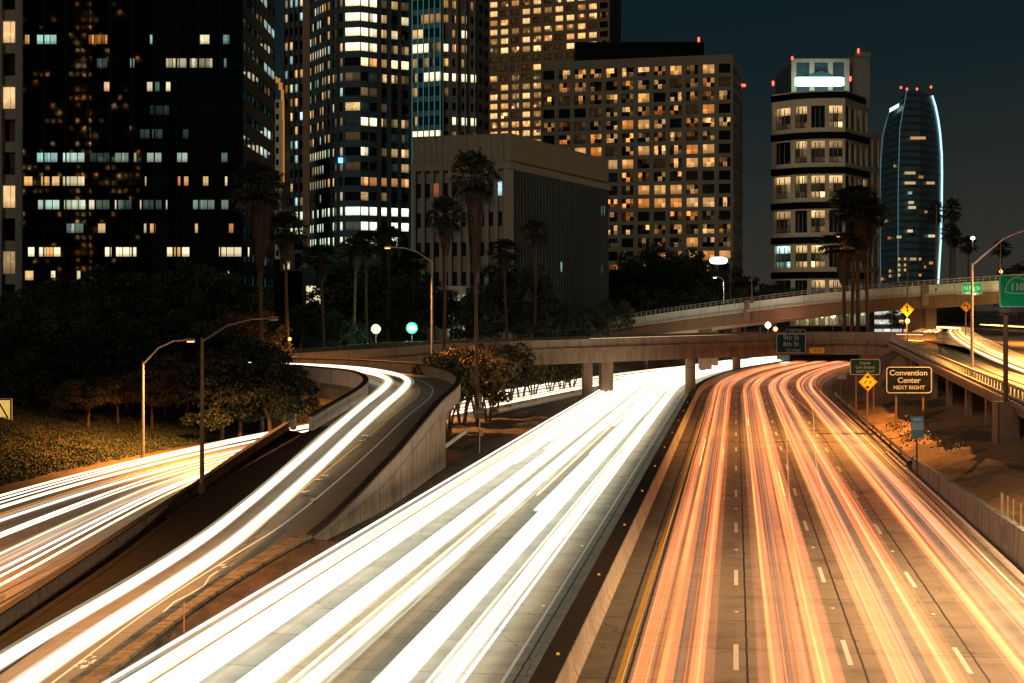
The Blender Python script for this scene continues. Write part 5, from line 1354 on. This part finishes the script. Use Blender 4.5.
street_lamp('small sodium lamp low beside the yellow merge sign', (X(907, 205), 205, 5.5), P(904, 320, 205), M_pole, M_sod, 4500, arm_h=.3, r=.06)
def flood(label, px, py, D, r, mat, power, col, zb):
    t = thing('floodlight', label, 'floodlight'); p = P(px, py, D); mb = MB(); mb.tube([(p.x, D, zb), (p.x, D, p.z-r)], .07, 6); mb.build('pole', M_dsteel, t)
    mb = MB(); mb.tube([(p.x, D+.3, p.z), (p.x, D+.25, p.z), (p.x, D-.15, p.z)], [r*.6, r*.9, r], 12); mb.build('housing', M_dsteel, t)
    mb = MB(); mb.tube([(p.x, D-.16, p.z), (p.x, D-.3, p.z)], [r*.95, r*.8], 12); mb.build('lens', mat, t)
    lamp_light('lamp_light', t, (p.x, D-.9, p.z), power, col, .4)
for (bx, by, hx, hy, hz, pw_, lb) in ((30, 56, 23.8, 57, 14, 5600, 'sodium street lamp beside the right bank, its arm over the orange lanes'), (24, 26, 15, 27, 14, 3600, 'nearest sodium street lamp beyond the right shoulder'),
                               (-27, 58, -22.5, 58, 12.5, 4200, 'sodium street lamp left of the side road opposite the divider wall'), (-24, 34, -18, 34, 12.5, 1000, 'nearest sodium street lamp left of the ramp'),
                               (78, 182, 70, 180, 17.5, 16000, 'sodium street lamp over the plaza road beyond the connector'), (86, 235, 79, 232, 16, 12000, 'far sodium street lamp at the back of the plaza road')):
    street_lamp(lb, (bx, by, hgt(bx, by)), (hx, hy, hz), M_pole, M_sod, pw_, WSOD if bx in (30, 24) else SOD, arm_h=1.6)
flood('bright turquoise floodlight among the dark palms', 412, 328, 188, .75, emis('turquoise_flood', (.05, 1, .42), 1.25, False), 1500, (.2, 1, .7), 5)
flood('yellowish floodlight left of the turquoise one', 376, 329, 186, .62, emis('yellow_flood', (.7, 1, .35), 1.8, False), 900, (.8, 1, .4), 5)
flood('tiny orange lamp at the foot of the amber lit palm trunk', 290, 339, 146, .18, M_sod, 160, SOD, 2)
t = thing('oval_sign_light', 'bright white oval light on a post before the grid office block', 'light')
mb = MB(); p = P(718.5, 260.5, 300); mb.tube([p+Vector((x, 0, 0)) for x in (-1.75, -1.6, -1.1, 0, 1.1, 1.6, 1.75)], [.15, .45, .66, .7, .66, .45, .15], 12); mb.build('oval_lens', emis('oval_light', (.9, 1, .95), 5, False), t)
mb = MB(); mb.box((p.x+2., p.y-.1, p.z-.5), (p.x+3.1, p.y+.5, p.z+.5)); mb.tube([(p.x+2.4, p.y, p.z), (p.x+2.4, p.y, 4)], .15, 6); mb.build('post', M_dsteel, t)
for i, (px, py, D, r, c, s_, pw_) in enumerate(((768, 325, 245, .5, (1, .9, .8), 6, 400), (775.5, 329, 246, .38, (1, .2, .08), 6, 300), (813, 315.5, 280, .45, (1, .6, .2), 6, 400), (822, 315, 280, .5, (1, .6, .2), 7, 400), (833, 315, 280, .55, (1, .55, .15), 8, 500), (907.5, 321, 203, .33, (1, .5, .1), 5, 900), (1001, 271.5, 232, .3, (1, .45, .15), 3, 100))):
    t = thing('bracket_lamp', ('white lamp left of the red one under the higher bridge', 'red lamp under the higher bridge above the exit sign', 'leftmost of the three amber shop lamps behind the palms', 'middle one of the three amber shop lamps behind the palms', 'rightmost and brightest of the three amber shop lamps', 'amber globe added for the glow of the sodium lamp under the yellow merge sign', 'tiny amber lamp on the higher bridge rail above the green route sign')[i], 'lamp', None)  # globe under the merge sign is added to show the sodium lamp's glow
    p = P(px, py, D); mb = MB(); mb.tube([p+Vector((0, 0, z)) for z in (-r, -r*.5, 0, r*.5, r)], [r*.3, r*.85, r, r*.8, r*.2], 8); mb.build('globe', emis('small_lamp', c, s_, False), t)
    mb = MB(); mb.tube([p+Vector((0, .1, -r)), (p.x, p.y+.1, 5)], .06, 5); mb.build('post', M_dsteel, t)
    lamp_light('lamp_light', t, p+Vector((0, -r-.3, 0)), pw_, c, .3)
# tall bare poles on the bridges
for px, y0_, y1_, D, lb in ((751.5, 240, 302, 250, 'thin bare pole on the higher bridge right of the office block'), (936, 205, 290, 236, 'thin pole on the higher bridge pilaster before the glass tower'), (907, 255, 333, 236, 'thin pole above the yellow merge sign'), (1000, 240, 283, 232, 'thin pole left of the green route sign')):
    p, q = P(px, y1_, D), P(px, y0_, D); mb = MB(); mb.tube([p+Vector((0, -.3, 0)), q+Vector((0, -.3, 0))], [.13, .08], 8); mb.box((p.x-.25, p.y-.5, p.z-.2), (p.x+.25, p.y-.1, p.z+.3)); tag(mb.build('bare_pole', M_rustpole), lb, 'pole')

# ------------------------------------------------------------------ signs
def rrect(w, h, r, n=5):
    pts = []
    for cx_, cz_, a0 in ((w/2-r, h/2-r, 0), (-w/2+r, h/2-r, 90), (-w/2+r, -h/2+r, 180), (w/2-r, -h/2+r, 270)):
        for k in range(n+1): a = R(a0+90*k/n); pts.append((cx_+r*math.cos(a), cz_+r*math.sin(a)))
    return pts
def panel(pts, y0, y1, c, mat, name, par, rz=0.):
    M = Matrix.Translation(c) @ Matrix.Rotation(rz, 4, 'Z'); mb = MB()
    f = [M @ Vector((x, y0, z)) for x, z in pts]; b = [M @ Vector((x, y1, z)) for x, z in pts]; n = len(pts)
    mb.poly(f[::-1] if False else f); mb.poly(b[::-1])
    for k in range(n): mb.quad(f[k], f[(k+1) % n], b[(k+1) % n], b[k])
    return mb.build(name, mat, par)
def frame(outer, inner, y0, y1, c, mat, name, par, rz=0.):
    M = Matrix.Translation(c) @ Matrix.Rotation(rz, 4, 'Z'); mb = MB(); n = len(outer)
    for k in range(n):
        a, b = outer[k], outer[(k+1) % n]; d, e_ = inner[k], inner[(k+1) % n]
        mb.quad(*[M @ Vector((p[0], y0, p[1])) for p in (a, b, e_, d)]); mb.quad(*[M @ Vector(q) for q in ((a[0], y0, a[1]), (b[0], y0, b[1]), (b[0], y1, b[1]), (a[0], y1, a[1]))])
        mb.quad(*[M @ Vector(q) for q in ((d[0], y0, d[1]), (e_[0], y0, e_[1]), (e_[0], y1, e_[1]), (d[0], y1, d[1]))])
    return mb.build(name, mat, par)
def posts(par, xs, c, z0, z1, w=.08, mat=None):
    for x in xs:
        mb = MB(); mb.box((c[0]+x-w, c[1]+.06, z0), (c[0]+x+w, c[1]+.2, z1)); mb.build('post', mat or M_rustpole, par)
M_sgreen = plain('dark_green_sheeting', (.012, .045, .038), .35, var=.2); M_sgreen2 = plain('bright_green_sheeting', (.004, .25, .10), .35, var=.15)
M_swhite = plain('reflective_white', (.34, .37, .38), .4, var=.1); M_syel = plain('yellow_sheeting', (.85, .48, .03), .4, var=.12); M_sblack = plain('black_legend', (.01, .01, .01), .5)
M_sbrown = plain('weathered_brown_sheeting', (.006, .009, .009), .85, var=.5, scale=2); M_sblue = plain('blue_sheeting', (.12, .48, .80), .4, var=.15); M_slblue = plain('light_blue_sheeting', (.45, .85, .95), .4, var=.1)
for m_ in (M_sgreen, M_sgreen2, M_sbrown, M_sblue): m_.node_tree.nodes['Principled BSDF'].inputs['Specular IOR Level'].default_value = .08
# exit sign hung on the overpass
D = 205.; t = thing('exit_sign', 'dark green exit sign for 9th and 8th Street hung on the overpass', 'road sign'); c = P(791, 343.5, D); c.y = D-3.2; c.x = X(791, c.y); c.z = Z(343.5, c.y)
w, h = 29.5*c.y/F, 19.5*c.y/F
panel(rrect(w, h, .25), -.06, .06, c, M_sgreen, 'sign_panel', t); frame(rrect(w, h, .25), rrect(w-.2, h-.2, .2), -.10, -.06, c, M_swhite, 'border', t)
text('9th St', .88, c+Vector((0, -.075, .78)), M_swhite, t); text('8th St', .88, c+Vector((0, -.075, -.08)), M_swhite, t); text('1/2 MILE', .55, c+Vector((0.3, -.075, -.93)), M_swhite, t)
c2_ = c+Vector((w*.15, 0, h/2+.32)); panel(rrect(w*.66, .62, .1), -.05, .05, c2_, M_sgreen, 'exit_tab', t); frame(rrect(w*.66, .62, .1), rrect(w*.66-.1, .52, .08), -.09, -.05, c2_, M_swhite, 'border', t); text('EXIT 22B', .42, c2_+Vector((0, -.065, 0)), M_swhite, t)
mb = MB(); [mb.box((c.x+x-.06, c.y+.06, c.z-h/2), (c.x+x+.06, c.y+2.8, c.z-h/2+.12)) for x in (-1.2, 1.2)]; [mb.box((c.x+x-.06, c.y+.065, c.z-h/2), (c.x+x+.06, c.y+.2, c.z+h/2)) for x in (-1.2, 1.2)]; mb.build('brackets', M_dsteel, t)
t = thing('clearance_plate', 'small yellow clearance plate on the overpass right of the exit sign', 'road sign'); D = 200.5; c = P(817, 350.5, D); panel(rrect(2.0, .75, .08), -.05, .05, c, M_syel, 'sign_panel', t); text("15'-4\"", .5, c+Vector((0, -.06, 0)), M_sblack, t)
mb = MB(); mb.box((c.x-.1, c.y+.05, c.z-.1), (c.x+.1, c.y+1.5, c.z+.1)); mb.build('bracket', M_dsteel, t)
# convention centre
D = 134.; t = thing('destination_sign', 'weathered brown destination sign reading Convention Center Next Right', 'road sign'); c = P(908.8, 380, D); w, h = 45.5*D/F, 26.5*D/F
panel(rrect(w, h, .3), -.06, .06, c, M_sbrown, 'sign_panel', t); frame(rrect(w, h, .3), rrect(w-.16, h-.16, .24), -.10, -.06, c, M_swhite, 'border', t)
text('Convention', .66, c+Vector((-.05, -.075, .62)), M_swhite, t, sx=1.08, bold=.012); text('Center', .66, c+Vector((0, -.075, -.04)), M_swhite, t, sx=1.08, bold=.012); text('NEXT RIGHT', .46, c+Vector((0, -.075, -.68)), M_swhite, t, sx=1.05, bold=.01)
posts(t, (-1.1, 1.3), c, hgt(c.x, c.y)-.4, c.z+h/2-.1)
D = 155.; t = thing('destination_sign', 'smaller dark sign for the Loyola Law School behind the yellow diamond sign', 'road sign'); c = P(865, 367, D); w, h = 30.*D/F, 15.8*D/F
panel(rrect(w, h, .2), -.06, .06, c, M_sgreen, 'sign_panel', t); frame(rrect(w, h, .2), rrect(w-.13, h-.13, .15), -.10, -.06, c, M_swhite, 'border', t)
text('Loyola', .42, c+Vector((0, -.075, .42)), M_swhite, t); text('Law School', .42, c+Vector((0, -.075, -.03)), M_swhite, t); text('NEXT RIGHT', .32, c+Vector((0, -.075, -.48)), M_swhite, t)
posts(t, (-.9, .9), c, hgt(c.x, c.y)-.3, c.z+.5, .06)
def diamond(label, px, py, D, size, zb, fn):
    t = thing('warning_sign', label, 'road sign'); c = P(px, py, D); s_ = size/2*1.414
    panel([(s_, 0), (0, s_), (-s_, 0), (0, -s_)], -.04, .04, c, M_syel, 'sign_panel', t)
    k = .9; frame([(s_*k, 0), (0, s_*k), (-s_*k, 0), (0, -s_*k)], [(s_*(k-.05), 0), (0, s_*(k-.05)), (-s_*(k-.05), 0), (0, -s_*(k-.05))], -.055, -.04, c, M_sblack, 'border', t)
    mb = MB(); fn(mb, c, s_); mb.build('symbol', M_sblack, t); posts(t, (0,), c, zb, c.z+s_*.6, .06); return t
def flat(mb, c, pts): mb.poly([(c.x+x, c.y-.062, c.z+z) for x, z in pts])
def sym_div(mb, c, s):      # divided highway: two bars with a crossing chevron
    flat(mb, c, [(-.12*s, .42*s), (.12*s, .42*s), (.22*s, .55*s), (0, .72*s), (-.22*s, .55*s)]); flat(mb, c, [(-.12*s, -.42*s), (.12*s, -.42*s), (.22*s, -.55*s), (0, -.72*s), (-.22*s, -.55*s)])
    flat(mb, c, [(-.45*s, -.12*s), (-.35*s, -.2*s), (-.05*s, .12*s), (-.15*s, .2*s)]); flat(mb, c, [(.3*s, .2*s), (.45*s, .1*s), (.3*s, -.02*s), (.45*s, -.15*s), (.2*s, -.15*s), (.2*s, -.05*s)])
def sym_merge(mb, c, s):
    flat(mb, c, [(-.07*s, -.5*s), (.07*s, -.5*s), (.07*s, .3*s), (-.07*s, .3*s)]); flat(mb, c, [(-.22*s, .25*s), (.22*s, .25*s), (0, .6*s)]); flat(mb, c, [(.25*s, -.45*s), (.36*s, -.4*s), (.10*s, .02*s), (.07*s, -.15*s)])
def sym_turn(mb, c, s):
    flat(mb, c, [(.2*s, -.45*s), (.36*s, -.45*s), (.36*s, .25*s), (.2*s, .25*s)]); flat(mb, c, [(-.2*s, .12*s), (.198*s, .12*s), (.198*s, .25*s), (-.2*s, .25*s)]); flat(mb, c, [(-.45*s, .18*s), (-.2*s, 0), (-.2*s, .38*s)])
diamond('yellow diamond sign below the Loyola Law School sign', 867.7, 382, 137, 1.19, hgt(X(868, 137), 137)-.3, sym_div)
diamond('yellow diamond merge sign above the small sodium lamp', 907, 309.5, 203, 1.35, 5.5, sym_merge)
diamond('yellow diamond left turn arrow sign behind the grey lamp pole', 966, 306.5, 190, 1.05, 6.0, sym_turn)
# blue sign
D = 100.; t = thing('service_sign', 'small blue service sign standing above the grey retaining wall', 'road sign'); c = P(917.3, 427, D); w, h = 12.6*D/F, 21.8*D/F
panel(rrect(w, h, .06), -.03, .03, c, M_sblue, 'sign_panel', t); frame(rrect(w, h, .06), rrect(w-.07, h-.07, .04), -.05, -.03, c, M_swhite, 'border', t)
panel([(w*.46, -.18), (w*.46, .28), (-w*.46, .28), (-w*.46, -.18)], -.045, -.03, c, M_slblue, 'light_band', t); panel([(w*.32, .40), (w*.32, .60), (-w*.32, .60), (-w*.32, .40)], -.045, -.03, c, M_slblue, 'train_symbol', t)
text('COMMUTER', .11, c+Vector((0, -.055, .17)), M_swhite, t); text('STATION', .13, c+Vector((0, -.055, .0)), M_swhite, t); text('NEXT', .19, c+Vector((0, -.055, -.34)), M_swhite, t, bold=.006); text('EXIT', .19, c+Vector((0, -.055, -.57)), M_swhite, t, bold=.006)
posts(t, (0,), c, hgt(c.x, c.y)-.3, c.z+h/2-.1, .04)
t = thing('marker_plate', 'small pale blank plate on the dark abutment left of the Loyola sign', 'road sign'); c = P(841.5, 376.5, 172); panel(rrect(1.05, .6, .05), -.04, .04, c, M_conc_l, 'sign_panel', t); posts(t, (0,), c, 0, c.z, .05)
# 110 route sign
D = 103.; t = thing('route_sign', 'big bright green freeway route sign numbered 110 on a thick rusty post', 'road sign'); w, h = 3.9, 32.5*D/F; c = P(999, 291, D)+Vector((w/2, 0, 0))
panel(rrect(w, h, .22), -.06, .06, c, M_sgreen2, 'sign_panel', t); frame(rrect(w, h, .22), rrect(w-.13, h-.13, .17), -.10, -.06, c, M_swhite, 'border', t)
mb = MB(); cx_ = c.x-w/2+1.22; cz_ = c.z+.15; arc = [(-.78+.0*k, 0) for k in range(0)]
arc = [(cx_-.80*math.cos(a), cz_-.22+1.0*math.sin(a)) for a in [math.pi*k/16 for k in range(17)]]
arc = arc+[(cx_+.4, cz_-.30), (cx_, cz_-.32), (cx_-.4, cz_-.30), arc[0]]
for (x0, z0), (x1, z1) in zip(arc, arc[1:]):
    d = Vector((x1-x0, 0, z1-z0)).normalized(); nn_ = Vector((-d.z, 0, d.x))*.03; A, B = Vector((x0, c.y-.075, z0)), Vector((x1, c.y-.075, z1)); mb.quad(A-nn_, B-nn_, B+nn_, A+nn_)
mb.build('route_shield', M_swhite, t)
text('110', .66, Vector((cx_, c.y-.08, cz_+.12)), M_swhite, t, bold=.02)
zb = cp[0].z
mb = MB(); px_ = X(1007.3, D); mb.tube([(px_, D+.35, 5.), (px_, D+.35, c.z-h/2-.1)], .17, 10); mb.tube([(px_, D+.35, c.z-h/2-.6), (px_+.0, D+.3, c.z+.3)], [.17, .3], 8); mb.build('post', M_rustpole, t)
mb = MB(); mb.box((c.x-w/2+.1, D+.08, c.z-.5), (c.x+w/2, D+.2, c.z-.3)); mb.box((c.x-w/2+.1, D+.08, c.z+.4), (c.x+w/2, D+.2, c.z+.6)); mb.box((px_-.45, D+.1, c.z-h/2-.35), (c.x+.5, D+.5, c.z-h/2-.03)); mb.build('beam', M_dsteel, t)
mb = MB(); mb.box((px_-.75, D-.3, hgt(px_, D)-.4), (px_+.75, D+1.0, 4.95)); mb.build('pedestal', M_conc_d, t)
# small bridge sign
D = 229.; t = thing('street_name_sign', 'small bright green street name sign lit on the yellow bridge beam', 'road sign'); c = P(972, 288, D); w, h = 20.5*D/F, 10.8*D/F
panel(rrect(w, h, .1), -.06, .06, c, M_sgreen2, 'sign_panel', t); frame(rrect(w, h, .1), rrect(w-.16, h-.16, .08), -.1, -.06, c, M_swhite, 'border', t); text('N Fig St', .8, c+Vector((0, -.08, 0)), M_swhite, t, bold=.02)
mb = MB(); mb.box((c.x-w/2-.5, c.y+.07, c.z-h/2-.25), (c.x+w/2+.5, c.y+1.9, c.z-h/2-.02)); mb.build('bracket', M_rustpole, t)
mb = MB(); mb.box((c.x-.9, c.y-1.3, c.z-h/2-.2), (c.x+.9, c.y-1.1, c.z-h/2-.05)); mb.box((c.x-.05, c.y-1.2, c.z-h/2-.25), (c.x+.05, c.y+.1, c.z-h/2-.2)); mb.build('sign_lamp', M_dsteel, t)
lamp_light('lamp_light', t, (c.x, c.y-1.6, c.z-.9), 380, (1, .95, .5), .3); lamp_light('lamp_light', t, (c.x-4, c.y-.7, c.z-.4), 260, (1, .8, .3), .3); lamp_light('lamp_light', t, (c.x+5, c.y-.9, c.z-.4), 330, (1, .8, .3), .3)
# 110 sign is lit from below by its own lamps
o = bpy.data.objects['route_sign']; mb = MB(); c = P(1010, 313, 100.5); mb.box((c.x-.5, c.y-.1, c.z-.12), (c.x+.5, c.y+.1, c.z)); mb.tube([(c.x, c.y, c.z-.1), (c.x, D_ if False else 103, c.z-.1)], .04, 5); mb.build('sign_lamp', M_dsteel, o)
lamp_light('lamp_light', o, (c.x+.8, c.y, c.z+.1), 60, (1, 1, .85), .3)
# left edge yellow sign
D = 118.; t = thing('guide_sign', 'yellow lit sign with a diagonal line cut by the left edge of the picture', 'road sign'); c = P(-2, 411, D); w, h = 28*D/F, 25*D/F
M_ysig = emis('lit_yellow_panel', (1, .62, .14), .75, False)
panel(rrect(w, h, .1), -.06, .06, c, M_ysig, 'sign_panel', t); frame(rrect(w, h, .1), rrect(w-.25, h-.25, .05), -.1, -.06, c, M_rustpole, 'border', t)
mb = MB(); mb.poly([(c.x+x, c.y-.075, c.z+z) for x, z in ((.0, .7), (.12, .75), (.88, -.55), (.78, -.62))]); mb.build('symbol', M_rustpole, t); posts(t, (-.7, .5), c, hgt(c.x, c.y)-.4, c.z)
# call box cluster and guard rail end in the verge
D = 118.; t = thing('call_box_post', 'small call box signs and an orange box on a thin post in the verge', 'call box'); c = P(479.5, 410, D)
mb = MB(); mb.tube([(c.x, c.y, -.1), (c.x, c.y, Z(393, D))], .05, 6); mb.build('post', M_pole, t)
mb = MB(); mb.box((c.x-.42, c.y-.12, Z(418, D)), (c.x+.36, c.y-.06, Z(408, D))); mb.build('sign_panel', M_rustpole, t); text('CALL', .3, (c.x, c.y-.14, Z(411.5, D)), M_swhite, t)
mb = MB(); mb.box((c.x+.02, c.y-.2, Z(436, D)), (c.x+.3, c.y-.06, Z(429, D))); mb.build('orange_box', plain('orange_plastic', (.75, .25, .05), .4), t)
mb = MB(); mb.box((c.x-.18, c.y-.15, Z(399, D)), (c.x+.22, c.y-.06, Z(394, D))); mb.build('top_sign', M_rustpole, t)
t = thing('guardrail_end', 'short white guardrail end in the verge beside the ramp wall', 'guardrail'); mb = MB(); a, b = P(444, 448, 108), P(467, 431, 118); mb.sweep([a, b], [(-.03, -.16), (.03, -.08), (-.03, 0), (.03, .08), (-.03, .16), (-.1, .16), (-.1, -.16)]); mb.build('rail', M_paint, t)
for f in (.1, .5, .9): p = a.lerp(b, f); mb = MB(); mb.box((p.x-.2, p.y-.06, -.1), (p.x-.1, p.y+.08, p.z+.1)); mb.build('post', M_trunk, t)
# orange delineator on the ramp kerb
t = thing('delineator_post', 'thin orange delineator post on the kerb of the ramp', 'delineator'); g = G(184, 634, .42); mb = MB(); mb.tube([g, g+Vector((0, 0, 1.05))], .028, 8); mb.build('post', plain('orange_tube', (.75, .22, .06), .5), t)
mb = MB(); mb.tube([g-Vector((0, 0, .02)), g+Vector((0, 0, .04))], [.13, .1], 10); mb.build('base', M_sblack, t)
gN = 'thin steel posts on the retaining wall'
for (px, py) in ((976, 492), (979, 494), (990, 500), (1002, 505), (1017, 511)):
    D = 72-(px-976)*.12; x = xl1(D)+12.7; mb = MB(); z = wallh(D); mb.tube([(x, D, z-.3), (x, D, z+1.0)], .03, 6); mb.box((x-.05, D-.05, z-.01), (x+.05, D+.05, z+.05)); tag(mb.build('wall_post', M_pole), 'thin steel post standing on the right retaining wall', 'post', gN)
